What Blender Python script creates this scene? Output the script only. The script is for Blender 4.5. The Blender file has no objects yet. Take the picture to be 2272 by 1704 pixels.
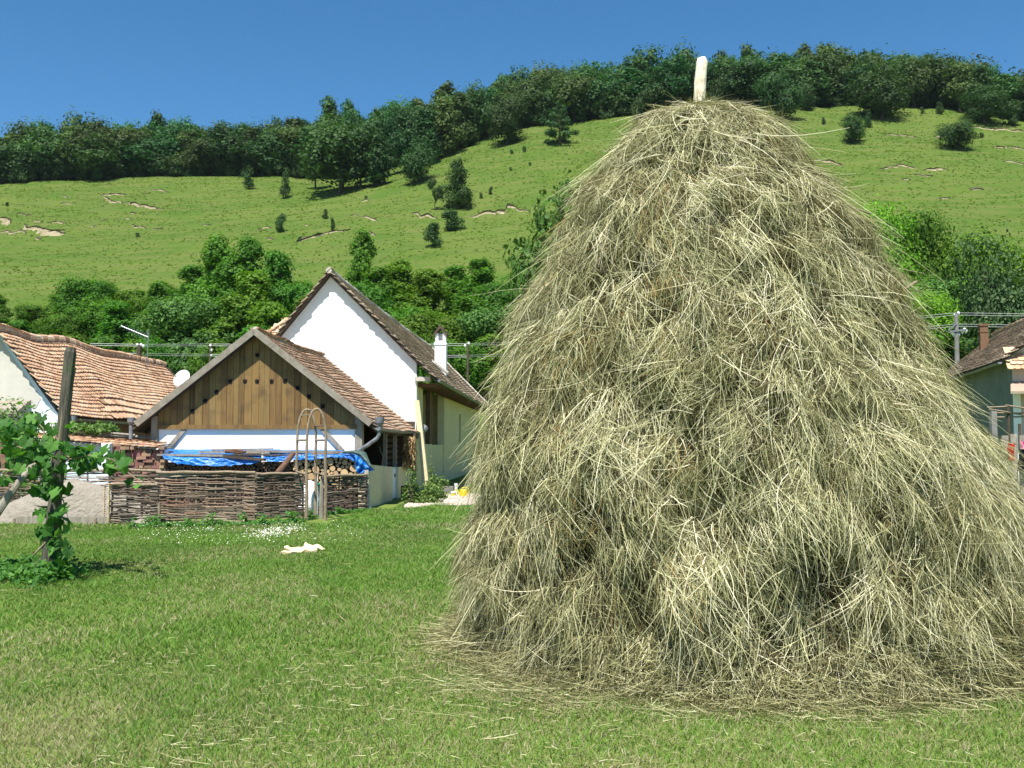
import bpy, math, random
import numpy as np
from math import radians as R, sin, cos, pi
random.seed(7)
RS = np.random.RandomState(11)
sc = bpy.context.scene
COL = sc.collection
F = 2280.0
TH = math.atan(131/2280)
CAM = np.array([0, 0, 1.6])
HZ = 983.0

# ---------------------------------------------------------------- camera geometry
def ray(px, py):
    a = (px-1136)/F; b = -(py-852)/F
    return np.array([a, cos(TH)-b*sin(TH), sin(TH)+b*cos(TH)])
def at(px, py, D):
    d = ray(px, py)
    return CAM + d*(D/d[1])
def gnd(px, py, z=0.0):
    d = ray(px, py)
    return CAM + d*((z-1.6)/d[2])

# ---------------------------------------------------------------- noise
def _h(ix, iy, iz, s):
    n = (ix*374761393 + iy*668265263 + iz*2147483647 % 4294967291 + s*974634777) & 0xFFFFFFFF
    n = ((n ^ (n >> 13))*1274126177) & 0xFFFFFFFF
    n = ((n ^ (n >> 16))*2246822519) & 0xFFFFFFFF
    return ((n ^ (n >> 15)) & 0xFFFFFF)/float(0xFFFFFF)
def noise(x, y, z=0.0, seed=0):
    x = np.asarray(x, float); y = np.asarray(y, float); z = np.zeros_like(x)+z
    ix = np.floor(x).astype(np.int64); iy = np.floor(y).astype(np.int64); iz = np.floor(z).astype(np.int64)
    fx, fy, fz = x-ix, y-iy, z-iz
    fx = fx*fx*(3-2*fx); fy = fy*fy*(3-2*fy); fz = fz*fz*(3-2*fz)
    r = 0
    for dx in (0, 1):
        for dy in (0, 1):
            for dz in (0, 1):
                w = (fx if dx else 1-fx)*(fy if dy else 1-fy)*(fz if dz else 1-fz)
                r = r + w*_h(ix+dx, iy+dy, iz+dz, seed)
    return r*2-1
def fbm(x, y, z=0.0, seed=0, o=3):
    r = 0; a = 1.0; t = 0
    for k in range(o):
        r = r + a*noise(x*2**k, y*2**k, z*2**k if not np.isscalar(z) else z, seed+k); t += a; a *= .5
    return r/t

# ---------------------------------------------------------------- object helpers
def tag(o, label=None, cat=None, group=None, kind=None):
    if label: o['label'] = label
    if cat: o['category'] = cat
    if group: o['group'] = group
    if kind: o['kind'] = kind
    return o
def thing(name, loc, label, cat, group=None):
    o = bpy.data.objects.new(name, None); COL.objects.link(o)
    o.location = [float(v) for v in loc]; o.empty_display_size = .2
    return tag(o, label, cat, group)
def np_mesh(name, V, loops, sizes, mats, parent=None, rnd=None, mi=None, smooth=False, rnd2=None):
    V = np.asarray(V, np.float32).reshape(-1, 3)
    if parent is not None:
        V = V - np.array(parent['_o'] if '_o' in parent else parent.location, np.float32)
    me = bpy.data.meshes.new(name)
    me.vertices.add(len(V)); me.vertices.foreach_set('co', V.ravel())
    loops = np.asarray(loops, np.int32).ravel(); sizes = np.asarray(sizes, np.int32).ravel()
    me.loops.add(len(loops)); me.loops.foreach_set('vertex_index', loops)
    me.polygons.add(len(sizes))
    st = np.zeros(len(sizes), np.int32); st[1:] = np.cumsum(sizes)[:-1]
    me.polygons.foreach_set('loop_start', st)
    if mi is not None: me.polygons.foreach_set('material_index', np.asarray(mi, np.int32))
    me.polygons.foreach_set('use_smooth', np.full(len(sizes), bool(smooth)))
    me.update(calc_edges=True)
    if rnd is not None:
        a = me.attributes.new('rnd', 'FLOAT', 'POINT'); a.data.foreach_set('value', np.asarray(rnd, np.float32))
    if rnd2 is not None:
        a = me.attributes.new('rnd2', 'FLOAT', 'POINT'); a.data.foreach_set('value', np.asarray(rnd2, np.float32))
    for m in (mats if isinstance(mats, (list, tuple)) else [mats]): me.materials.append(m)
    o = bpy.data.objects.new(name, me); COL.objects.link(o)
    if parent is not None: o.parent = parent
    return o
def unit(v):
    v = np.asarray(v, float); n = np.linalg.norm(v)
    return v/n if n > 1e-9 else v
class MB:
    def __init__(s, T=None): s.V = []; s.F = []; s.R = []; s.M = []; s.T = T
    def add(s, vs, fs, rnd=.5, m=0):
        b = len(s.V)
        for v in vs:
            s.V.append(s.T(v) if s.T else np.asarray(v, float)); s.R.append(rnd)
        for f in fs: s.F.append([b+i for i in f]); s.M.append(m)
    def hexa(s, p, rnd=.5, m=0):   # 8 corners: bottom 4, top 4
        s.add(p, [(0,3,2,1),(4,5,6,7),(0,1,5,4),(1,2,6,5),(2,3,7,6),(3,0,4,7)], rnd, m)
    def box(s, a, b, rnd=.5, m=0):
        x0,y0,z0 = a; x1,y1,z1 = b
        s.hexa([(x0,y0,z0),(x1,y0,z0),(x1,y1,z0),(x0,y1,z0),(x0,y0,z1),(x1,y0,z1),(x1,y1,z1),(x0,y1,z1)], rnd, m)
    def bar(s, p, q, w, h, up=(0,0,1), rnd=.5, m=0):   # rectangular beam p->q, w sideways, h along up
        p = np.array(p, float); q = np.array(q, float); d = unit(q-p)
        sd = unit(np.cross(d, up)); u = np.cross(sd, d)
        a = sd*w/2; b = u*h/2
        s.hexa([p-a-b, p+a-b, q+a-b, q-a-b, p-a+b, p+a+b, q+a+b, q-a+b], rnd, m)
    def tube(s, pts, rad, n=8, caps=True, rnd=.5, m=0, mc=None, jit=0):
        pts = [np.array(p, float) for p in pts]
        if np.isscalar(rad): rad = [rad]*len(pts)
        vs = []; prev = None
        for i, p in enumerate(pts):
            d = unit(pts[min(i+1, len(pts)-1)]-pts[max(i-1, 0)])
            if prev is None:
                a = unit(np.cross(d, (0,0,1) if abs(d[2]) < .9 else (1,0,0)))
            else: a = unit(prev-d*np.dot(prev, d))
            prev = a; b = np.cross(d, a)
            for k in range(n):
                t = 2*pi*k/n; r = rad[i]*(1+(random.uniform(-jit, jit) if jit else 0))
                vs.append(p+(a*cos(t)+b*sin(t))*r)
        fs = []
        for i in range(len(pts)-1):
            for k in range(n):
                k2 = (k+1) % n
                fs.append((i*n+k, i*n+k2, (i+1)*n+k2, (i+1)*n+k))
        s.add(vs, fs, rnd, m)
        if caps:
            b = len(s.V)-len(vs)
            s.F.append([b+k for k in range(n)][::-1]); s.M.append(m if mc is None else mc)
            s.F.append([b+(len(pts)-1)*n+k for k in range(n)]); s.M.append(m if mc is None else mc)
    def prism(s, poly, ext, rnd=.5, m=0):      # poly: 3d points, ext: vector
        n = len(poly); ext = np.array(ext, float)
        vs = [np.array(p, float) for p in poly]+[np.array(p, float)+ext for p in poly]
        s.add(vs, [tuple(range(n))[::-1], tuple(range(n, 2*n))]+[(i, (i+1) % n, n+(i+1) % n, n+i) for i in range(n)], rnd, m)
    def grid(s, P, rnd=.5, m=0):               # P: rows x cols x 3
        r, c = len(P), len(P[0]); vs = [p for row in P for p in row]
        s.add(vs, [(i*c+j, i*c+j+1, (i+1)*c+j+1, (i+1)*c+j) for i in range(r-1) for j in range(c-1)], rnd, m)
    def build(s, name, mats, parent=None, smooth=False, fixn=True):
        V = np.array(s.V, float)
        o = np_mesh(name, V, [i for f in s.F for i in f], [len(f) for f in s.F], mats, parent, s.R, s.M, smooth)
        return o
def stamp(tv, tf, Mx, P, rnd):
    """template verts tv (n,3), faces tf, matrices Mx (k,3,3) rows = axes, positions P (k,3)."""
    tv = np.asarray(tv, float); k = len(P); n = len(tv)
    V = (np.einsum('ni,kij->knj', tv, Mx)+P[:, None, :]).reshape(-1, 3)
    sizes = np.tile([len(f) for f in tf], k)
    fl = np.concatenate([np.array(f) for f in tf])
    loops = (fl[None, :]+(np.arange(k)*n)[:, None]).ravel()
    return V, loops, sizes, np.repeat(rnd, n)
class Acc:      # collects stamped arrays
    def __init__(s): s.V=[]; s.L=[]; s.S=[]; s.R=[]; s.n=0
    def add(s, V, L, S, Rn):
        s.V.append(V); s.L.append(np.asarray(L)+s.n); s.S.append(S); s.R.append(Rn); s.n += len(V)
    def build(s, name, mats, parent=None, smooth=False, **k):
        return np_mesh(name, np.concatenate(s.V), np.concatenate(s.L), np.concatenate(s.S), mats, parent, np.concatenate(s.R), None, smooth, **k)
def copy_tree(o, parent=None):
    c = o.copy(); COL.objects.link(c)
    if parent is not None: c.parent = parent
    for ch in list(o.children): copy_tree(ch, c)
    return c

# ---------------------------------------------------------------- materials
MATS = {}
def mat(name, col, rough=.8, col2=None, scale=5, bump=0, bscale=None, attr=None, spec=.3, metal=0, trans=0, stretch=None, ramp=None, attrmix=.5, detail=5, objrnd=0, dirt=None, dscale=1.5):
    """col..col2 mixed by noise; ramp: list of (pos, colour) driven by attribute rnd."""
    m = bpy.data.materials.new(name); m.use_nodes = True; nt = m.node_tree; N = nt.nodes; L = nt.links
    N.clear(); out = N.new('ShaderNodeOutputMaterial'); p = N.new('ShaderNodeBsdfPrincipled')
    p.inputs['Roughness'].default_value = rough; p.inputs['Metallic'].default_value = metal
    p.inputs['Specular IOR Level'].default_value = spec
    tc = N.new('ShaderNodeTexCoord'); src = tc.outputs['Object']
    if stretch:
        mp = N.new('ShaderNodeMapping'); mp.inputs['Scale'].default_value = stretch; L.new(src, mp.inputs[0]); src = mp.outputs[0]
    c = N.new('ShaderNodeRGB'); c.outputs[0].default_value = (*col, 1); cur = c.outputs[0]
    if ramp:
        at_ = N.new('ShaderNodeAttribute'); at_.attribute_name = 'rnd'
        cr = N.new('ShaderNodeValToRGB'); el = cr.color_ramp.elements
        while len(el) < len(ramp): el.new(.5)
        for e, (q, cc) in zip(el, ramp): e.position = q; e.color = (*cc, 1)
        L.new(at_.outputs['Fac'], cr.inputs[0]); cur = cr.outputs[0]
    if col2:
        n = N.new('ShaderNodeTexNoise'); n.inputs['Scale'].default_value = scale; n.inputs['Detail'].default_value = detail
        n.inputs['Roughness'].default_value = .65
        L.new(src, n.inputs['Vector'])
        r = N.new('ShaderNodeMapRange'); r.inputs[1].default_value = .35; r.inputs[2].default_value = .65; L.new(n.outputs[0], r.inputs[0])
        mx = N.new('ShaderNodeMixRGB'); L.new(r.outputs[0], mx.inputs[0]); L.new(cur, mx.inputs[1]); mx.inputs[2].default_value = (*col2, 1)
        if ramp:
            ml = N.new('ShaderNodeMath'); ml.operation = 'MULTIPLY'; ml.inputs[1].default_value = attrmix; L.new(r.outputs[0], ml.inputs[0]); L.new(ml.outputs[0], mx.inputs[0])
        cur = mx.outputs[0]
    if dirt:
        n = N.new('ShaderNodeTexNoise'); n.inputs['Scale'].default_value = dscale; n.inputs['Detail'].default_value = 8; L.new(tc.outputs['Object'], n.inputs['Vector'])
        r = N.new('ShaderNodeMapRange'); r.inputs[1].default_value = .5; r.inputs[2].default_value = .75; r.inputs[4].default_value = .7; L.new(n.outputs[0], r.inputs[0])
        mx = N.new('ShaderNodeMixRGB'); L.new(r.outputs[0], mx.inputs[0]); L.new(cur, mx.inputs[1]); mx.inputs[2].default_value = (*dirt, 1); cur = mx.outputs[0]
    if attr:
        at_ = N.new('ShaderNodeAttribute'); at_.attribute_name = 'rnd'
        r = N.new('ShaderNodeMapRange'); r.inputs[3].default_value = 1-attr; r.inputs[4].default_value = 1+attr; L.new(at_.outputs['Fac'], r.inputs[0])
        hs = N.new('ShaderNodeHueSaturation'); L.new(cur, hs.inputs['Color']); L.new(r.outputs[0], hs.inputs['Value']); cur = hs.outputs[0]
    if objrnd:
        oi = N.new('ShaderNodeObjectInfo')
        r = N.new('ShaderNodeMapRange'); r.inputs[3].default_value = 1-objrnd; r.inputs[4].default_value = 1+objrnd; L.new(oi.outputs['Random'], r.inputs[0])
        mm = N.new('ShaderNodeMath'); mm.operation = 'MULTIPLY_ADD'; mm.inputs[1].default_value = 7.31; mm.inputs[2].default_value = 0; L.new(oi.outputs['Random'], mm.inputs[0])
        fr = N.new('ShaderNodeMath'); fr.operation = 'FRACT'; L.new(mm.outputs[0], fr.inputs[0])
        r2 = N.new('ShaderNodeMapRange'); r2.inputs[3].default_value = .5-.035*(objrnd/.25); r2.inputs[4].default_value = .5+.02*(objrnd/.25); L.new(fr.outputs[0], r2.inputs[0])
        hs = N.new('ShaderNodeHueSaturation'); L.new(cur, hs.inputs['Color']); L.new(r.outputs[0], hs.inputs['Value']); L.new(r2.outputs[0], hs.inputs['Hue']); cur = hs.outputs[0]
    L.new(cur, p.inputs['Base Color'])
    if bump:
        n = N.new('ShaderNodeTexNoise'); n.inputs['Scale'].default_value = bscale or scale*3; n.inputs['Detail'].default_value = 6; L.new(src, n.inputs['Vector'])
        b = N.new('ShaderNodeBump'); b.inputs['Strength'].default_value = 1; b.inputs['Distance'].default_value = bump; L.new(n.outputs[0], b.inputs['Height']); L.new(b.outputs[0], p.inputs['Normal'])
    if trans:
        t = N.new('ShaderNodeBsdfTranslucent'); g = N.new('ShaderNodeMixRGB'); g.blend_type = 'MULTIPLY'; g.inputs[0].default_value = 1; L.new(cur, g.inputs[1]); g.inputs[2].default_value = (1.1, 1.25, .5, 1)
        L.new(g.outputs[0], t.inputs[0]); ms = N.new('ShaderNodeMixShader'); ms.inputs[0].default_value = trans
        L.new(p.outputs[0], ms.inputs[1]); L.new(t.outputs[0], ms.inputs[2]); L.new(ms.outputs[0], out.inputs[0])
    else: L.new(p.outputs[0], out.inputs[0])
    MATS[name] = m
    return m
M_plaster = mat('white_limewash', (.88, .88, .87), .9, (.82, .82, .81), 6, .004, 25)
M_cream = mat('cream_plaster', (.7, .6, .38), .9, (.6, .52, .33), 5, .004, 20)
M_paleblue = mat('pale_blue_door_and_shade', (.62, .74, .78), .9, (.75, .8, .82), 4, .004, 25)  # blue of the porch door; on walls a bluish shade put into the colour
M_pink = mat('pale_pink_plaster', (.6, .47, .42), .9, (.5, .4, .37), 3, .003)
M_greyplaster = mat('grey_green_plaster', (.19, .22, .2), .9, (.13, .16, .15), 1.2, .006, 12)
M_board = mat('stained_boards', (.2, .11, .04), .65, (.25, .16, .06), 2.2, .004, 20, attr=.2, stretch=(9, 9, .5), dirt=(.07,.045,.025), dscale=3, ramp=[(0,(.085,.045,.017)),(.35,(.15,.08,.027)),(.65,(.215,.12,.036)),(1,(.14,.098,.038))], attrmix=.75)
M_greywood = mat('weathered_wood', (.22, .19, .15), .85, (.36, .32, .26), 4, .006, 30, attr=.2, stretch=(5, 5, 1.2))
M_darkwood = mat('dark_timber', (.055, .04, .028), .85, (.1, .075, .05), 4, .004, 30)
M_brownwood = mat('brown_timber', (.16, .085, .05), .8, (.1, .055, .035), 6, .003, 30)
M_barge = mat('barge_board_wood', (.3, .27, .22), .8, (.2, .17, .13), 6, .003, 30)
M_tile_old = mat('old_clay_tiles', (.4,.2,.13), .9, (.3, .25, .19), 2.5, .004, 40, ramp=[(0,(.15,.1,.07)),(.3,(.34,.2,.125)),(.6,(.5,.31,.2)),(.85,(.6,.42,.29)),(1,(.45,.38,.29))], attrmix=.45)
M_tile_red = mat('red_clay_tiles', (.5,.25,.16), .9, (.44, .33, .21), 3, .004, 40, ramp=[(0,(.27,.16,.095)),(.2,(.46,.255,.15)),(.55,(.58,.365,.225)),(.85,(.68,.49,.33)),(1,(.52,.43,.31))], attrmix=.3)
M_tile_grey = mat('mossy_brown_tiles', (.3,.2,.15), .9, (.22, .2, .17), 2, .004, 40, ramp=[(0,(.15,.11,.075)),(.4,(.36,.265,.185)),(.75,(.54,.41,.3)),(1,(.64,.55,.43))], attrmix=.5)
M_mortar = mat('lime_mortar', (.62, .58, .52), .95, (.38, .35, .3), 8, .01, 30)
M_zinc = mat('zinc_gutter', (.24, .25, .27), .6, (.14, .15, .16), 9, .001, 20, metal=.2)
M_black = mat('black_cloth_and_shade', (.006, .006, .007), .95)  # near-black for painted shade inside openings and for black cloth
M_glass = mat('dark_window_pane', (.03, .035, .04), .15, spec=.6)
M_conc = mat('concrete', (.25, .24, .22), .9, (.17, .165, .15), 6, .004, 40)
M_tarp = mat('blue_tarpaulin', (.012, .2, .62), .45, (.008, .13, .5), 3, .012, 14, spec=.5)
M_tarpback = mat('green_tarp_backing', (.03, .07, .06), .5, (.09, .14, .12), 6, .01, 20)
M_bark = mat('firewood_bark', (.13, .09, .06), .9, (.07, .05, .035), 12, .01, 40, objrnd=.3)
M_stick = mat('wattle_rods', (.2,.13,.1), .8, (.1, .075, .05), 14, .002, 40, ramp=[(0,(.09,.07,.05)),(.3,(.2,.145,.1)),(.6,(.31,.24,.175)),(.8,(.3,.17,.11)),(1,(.52,.44,.34))], attrmix=.35)
M_stickdark = mat('dark_wattle_rods', (.1,.08,.06), .85, (.05, .045, .035), 14, .002, 40, ramp=[(0,(.05,.04,.03)),(.5,(.13,.1,.075)),(.85,(.24,.19,.14)),(1,(.42,.36,.28))], attrmix=.35)
M_pole = mat('peeled_branch', (.34, .26, .18), .75, (.2, .15, .1), 8, .003, 40, stretch=(3,3,1))
M_rough = mat('pale_rough_plaster', (.6, .57, .5), .9, (.52, .5, .44), 2, .004, 30)
M_oldpost = mat('grey_split_post', (.13, .115, .085), .9, (.06, .06, .045), 5, .012, 18, stretch=(6,6,.8), dirt=(.07,.11,.05), dscale=5)
M_brick = mat('old_bricks', (.33,.18,.105), .95, (.22, .16, .11), 10, .004, 60, objrnd=.4)
M_brownbrick = mat('brown_brick', (.2,.11,.06), .95, (.13,.08,.05), 10, .004, 50)
M_sand = mat('grey_sand', (.31, .275, .225), 1, (.23, .2, .16), 7, .05, 14, detail=10)
M_gravel = mat('pale_gravel', (.42, .36, .29), 1, (.3, .25, .2), 25, .01, 60)
M_stone = mat('gravel_stones', (.6,.5,.4), .9, ramp=[(0,(.26,.2,.15)),(.5,(.45,.38,.31)),(1,(.62,.56,.48))])
M_cloth = mat('yellow_cloth', (.86, .7, .44), .9, (.8, .6, .34), 6, .004, 30)
M_yellow = mat('yellow_plastic', (.75, .55, .01), .4, spec=.5)
M_whiteplastic = mat('white_plastic', (.8, .8, .78), .5)
M_white_sack = mat('white_sack', (.85, .85, .84), .8, (.75, .75, .76), 5, .02, 8)
M_green = mat('green_plastic', (.01, .28, .17), .45)
M_red = mat('red_fabric', (.55, .015, .015), .8, (.35, .01, .01), 8, .01, 12)
M_rose = mat('pink_fabric', (.8, .2, .36), .8)
M_husk = mat('dry_corn_husks', (.3,.2,.1), .9, ramp=[(0,(.08,.045,.02)),(.5,(.26,.16,.07)),(1,(.5,.36,.18))])
M_wire = mat('grey_wire', (.33, .34, .36), .5, metal=.5)
M_insul = mat('porcelain', (.8, .8, .8), .3, spec=.6)
M_alu = mat('aluminium', (.3, .32, .34), .4, metal=.6)
M_trunk = mat('tree_bark', (.085, .07, .05), .95, (.045, .038, .03), 6, .03, 12)
M_pale_pole = mat('peeled_white_pole', (.86, .8, .66), .7, (.74, .64, .47), 7, .006, 16, stretch=(4,4,.7), dirt=(.3,.2,.11), dscale=9)
def leafmat(name, c0, c1, c2, objrnd=.22, trans=.3):
    return mat(name, c1, .6, ramp=[(0, c0), (.55, c1), (1, c2)], trans=trans, objrnd=objrnd, spec=.25)
L_forest = leafmat('forest_leaves', (.018,.055,.013), (.04,.105,.022), (.075,.165,.035), .38)
L_oak = leafmat('oak_leaves', (.018,.05,.013), (.042,.095,.022), (.075,.15,.035), .15)
L_grove = leafmat('acacia_leaves', (.04,.105,.012), (.092,.225,.02), (.16,.33,.036), .2, .45)
L_lime = leafmat('lime_leaves', (.07,.16,.008), (.14,.3,.012), (.22,.4,.03), .12, .35)
L_dark = leafmat('dark_leaves', (.03,.1,.02), (.07,.185,.035), (.12,.26,.055), .2)
L_olive = leafmat('olive_leaves', (.03,.06,.02), (.07,.13,.04), (.16,.24,.1), .15)
L_fruit = leafmat('fruit_tree_leaves', (.04,.09,.015), (.085,.17,.025), (.16,.26,.05), .1)
L_vine = leafmat('vine_leaves', (.03,.1,.015), (.065,.19,.03), (.15,.32,.06), 0, .4)
L_bush = leafmat('bush_leaves', (.05,.11,.02), (.12,.22,.05), (.28,.38,.12), .1)
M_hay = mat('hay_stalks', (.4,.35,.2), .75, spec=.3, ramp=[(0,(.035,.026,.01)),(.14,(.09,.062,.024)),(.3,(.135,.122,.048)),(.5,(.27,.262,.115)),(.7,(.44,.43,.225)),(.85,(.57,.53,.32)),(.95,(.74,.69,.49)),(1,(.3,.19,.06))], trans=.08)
M_haycore = mat('packed_hay_shade', (.07,.052,.022), .95, (.025,.02,.01), 14, .05, 25, stretch=(1,1,.35), detail=10)  # core colour darkened to stand for shade deep between the stalks
M_grass = mat('grass_blades', (.1,.2,.04), .6, spec=.25, ramp=[(0,(.045,.11,.014)),(.3,(.1,.21,.027)),(.6,(.18,.31,.05)),(.78,(.26,.36,.095)),(.86,(.23,.22,.1)),(.93,(.3,.25,.15)),(1,(.48,.41,.28))], trans=.25)
# ---------------------------------------------------------------- camera, light, sky
cam = bpy.data.cameras.new('camera'); co = bpy.data.objects.new('camera', cam); COL.objects.link(co)
co.location = CAM; co.rotation_euler = (pi/2+TH, 0, 0); cam.sensor_width = 36; cam.lens = 36*F/2272; cam.clip_end = 4000; cam.clip_start = .05
sc.camera = co
EL, AZ = R(63), R(15)
sd = np.array([-sin(AZ)*cos(EL), -cos(AZ)*cos(EL), sin(EL)])
sl = bpy.data.lights.new('sun', 'SUN'); sl.energy = 5.0; sl.angle = R(.5); sl.color = (1, .96, .88)
so = bpy.data.objects.new('sun', sl); COL.objects.link(so)
from mathutils import Vector
so.rotation_euler = Vector(sd).to_track_quat('Z', 'Y').to_euler(); so.location = (0, -5, 30)
w = bpy.data.worlds.new('World'); sc.world = w; w.use_nodes = True; nt = w.node_tree
bg = nt.nodes['Background']; sk = nt.nodes.new('ShaderNodeTexSky'); sk.sky_type = 'NISHITA'; sk.sun_disc = False
sk.sun_elevation = EL; sk.sun_rotation = R(195); sk.altitude = 1800; sk.air_density = 1.0; sk.dust_density = .15; sk.ozone_density = 3.0
hs = nt.nodes.new('ShaderNodeHueSaturation'); hs.inputs['Saturation'].default_value = 1.25; hs.inputs['Hue'].default_value = .493
nt.links.new(sk.outputs[0], hs.inputs['Color']); nt.links.new(hs.outputs[0], bg.inputs[0]); bg.inputs[1].default_value = .088
sc.view_settings.view_transform = 'Standard'; sc.view_settings.look = 'None'; sc.view_settings.exposure = .85; sc.view_settings.gamma = 1
sc.cycles.max_bounces = 6; sc.cycles.diffuse_bounces = 3; sc.cycles.transparent_max_bounces = 4

# ---------------------------------------------------------------- hill
Y0, Y1 = 60.0, 215.0
_ex = np.array([-600, 0, 130, 480, 680, 760, 860, 1000, 1180, 1400, 1650, 1900, 2272, 2900])
_ey = np.array([420, 398, 391, 386, 383, 378, 358, 312, 268, 252, 226, 222, 234, 280])
_X = (_ex-1136)/F*Y1; _H = (HZ-_ey)/F*Y1+1.6
def hz(X, Y):
    X = np.asarray(X, float); Y = np.asarray(Y, float)
    H = np.interp(X, _X, _H)
    t = np.clip((Y-Y0)/(Y1-Y0), 0, None)
    z = np.where(t < 1, H*(np.clip(t, 0, 1)**1.12), H+(Y-Y1)*.13-np.clip(Y-330, 0, None)*.13)
    a = np.clip(t*4, 0, 1)*np.clip((1.25-t)*4, 0, 1)
    z = z+a*(1.5*fbm(X/34, Y/30, 0, 3, 2)+.45*fbm(X/11, Y/5, 0, 5, 2)+.16*noise(X/4.5, Y/1.5, 0, 9))
    return z-(t <= 0)*.35
def hit(px, py):
    d = ray(px, py); Y = np.arange(61, 330, .15); t = Y/d[1]
    z = 1.6+d[2]*t; g = hz(d[0]*t, Y); k = np.argmax(g >= z) if (g >= z).any() else len(Y)-1
    return np.array([d[0]*t[k], Y[k], g[k]])
def M_hill():
    m = mat('hill_grass', (.066,.118,.018), 1, (.1, .14, .028), .09, .12, 1.6, detail=12, spec=.05)
    nt = m.node_tree; N = nt.nodes; L = nt.links; p = [n for n in N if n.type == 'BSDF_PRINCIPLED'][0]
    cur = p.inputs['Base Color'].links[0].from_socket
    tc = [n for n in N if n.type == 'TEX_COORD'][0]
    for sc_, lo, hi, c, st in ((.13, .45, .62, (.05,.105,.015), (.6,1.3,1)), (.35, .5, .62, (.115,.135,.038), (.3,2.2,1)), (.6, .52, .74, (.13,.13,.045), (.5,1.6,1)), (1.6, .58, .78, (.035,.07,.014), (.5,1.8,1)), (6, .5, .8, (.12,.125,.045), (1,1,1)), (12, .5, .75, (.04,.085,.015), (1,1,1))):
        mp = N.new('ShaderNodeMapping'); mp.inputs['Scale'].default_value = st; L.new(tc.outputs['Object'], mp.inputs[0])
        n = N.new('ShaderNodeTexNoise'); n.inputs['Scale'].default_value = sc_; n.inputs['Detail'].default_value = 8; L.new(mp.outputs[0], n.inputs['Vector'])
        r = N.new('ShaderNodeMapRange'); r.inputs[1].default_value = lo; r.inputs[2].default_value = hi; r.inputs[4].default_value = .65; L.new(n.outputs[0], r.inputs[0])
        mx = N.new('ShaderNodeMixRGB'); L.new(r.outputs[0], mx.inputs[0]); L.new(cur, mx.inputs[1]); mx.inputs[2].default_value = (*c, 1); cur = mx.outputs[0]
    L.new(cur, p.inputs['Base Color'])
    return m
MH = M_hill()
def gridmesh(name, xs, ys, zf, mats, **k):
    X, Y = np.meshgrid(xs, ys); Z = zf(X, Y); V = np.stack([X, Y, Z], -1).reshape(-1, 3)
    c = len(xs); i = np.arange(len(ys)-1)[:, None]*c+np.arange(c-1)[None, :]
    q = np.stack([i, i+1, i+c+1, i+c], -1).reshape(-1, 4)
    return np_mesh(name, V, q, np.full(len(q), 4), mats, smooth=True, **k)
xs = np.concatenate([np.arange(-420, -130, 10), np.arange(-130, 130.1, .9), np.arange(140, 430, 10)])
ys = np.concatenate([np.arange(58, 222, .75), np.arange(223, 340, 4), np.arange(360, 900, 60)])
tag(gridmesh('hill', xs, ys, hz, MH), kind='structure')
# erosion banks: little steps of bare soil with an overhanging turf lip
M_soil = mat('bare_soil', (.36,.3,.2), 1, (.16,.14,.07), .9, .1, 2.5, detail=8)
M_lip = mat('turf_lip', (.045,.05,.02), 1, (.09,.1,.035), 2, .1, 5)
def bank(pts, h, wid):
    h *= .8; wid *= .62 if wid < 2 else .85
    P = [hit(*p) for p in pts]
    Q = []
    for a, b in zip(P[:-1], P[1:]):
        n = max(2, int(np.linalg.norm(b-a)/.35))
        for k in range(n):
            q = a+(b-a)*k/n; Q.append(q)
    Q.append(P[-1]); Q = np.array(Q); n = len(Q)
    env = np.sin(np.linspace(.12, pi-.12, n))**.6
    jx = fbm(np.arange(n)*.35, np.zeros(n), 0, random.randint(0, 99), 3)
    Q[:, 1] += jx*1.1
    hh = h*env*(.75+.5*noise(np.arange(n)*.4, np.zeros(n), 0, random.randint(0, 99)))
    ww = wid*env*(.7+.7*np.abs(noise(np.arange(n)*.23, np.zeros(n), 0, random.randint(0, 99))))
    up = Q+np.stack([0*hh, .55+0*hh, 0*hh], -1); up[:, 2] = hz(up[:, 0], up[:, 1])+.05
    lip = Q+np.stack([0*hh, -.15+0*hh, 0*hh], -1); lip[:, 2] = hz(Q[:, 0], Q[:, 1])+hh*.55
    lip2 = Q+np.stack([0*hh, -.1+0*hh, 0*hh], -1); lip2[:, 2] = lip[:, 2]-.3*np.minimum(hh, 1)
    und = Q+np.stack([0*hh, .12+0*hh, 0*hh], -1); und[:, 2] = lip2[:, 2]-.02
    foot = Q+np.stack([0*ww, -ww*.45, 0*hh], -1); foot[:, 2] = hz(foot[:, 0], foot[:, 1])+.16*env
    toe = Q+np.stack([0*ww, -ww, 0*hh], -1); toe[:, 2] = hz(toe[:, 0], toe[:, 1])-.03
    m = MB(); rows = [up, lip, lip2, und, foot, toe]
    for r, (a, b) in enumerate(zip(rows[:-1], rows[1:])):
        m.grid([list(a), list(b)], m=0 if r < 2 else 1)
    o = m.build('soil_bank', [M_lip, M_soil]); tag(o, kind='structure')
def z1(*p): return [(x/3.16, y/3.16+200) for x, y in p]
def z2(*p): return [(x/3.16+600, y/3.16+150) for x, y in p]
def z4(*p): return [(x/3.318+1672, y/3.318+50) for x, y in p]
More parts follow.
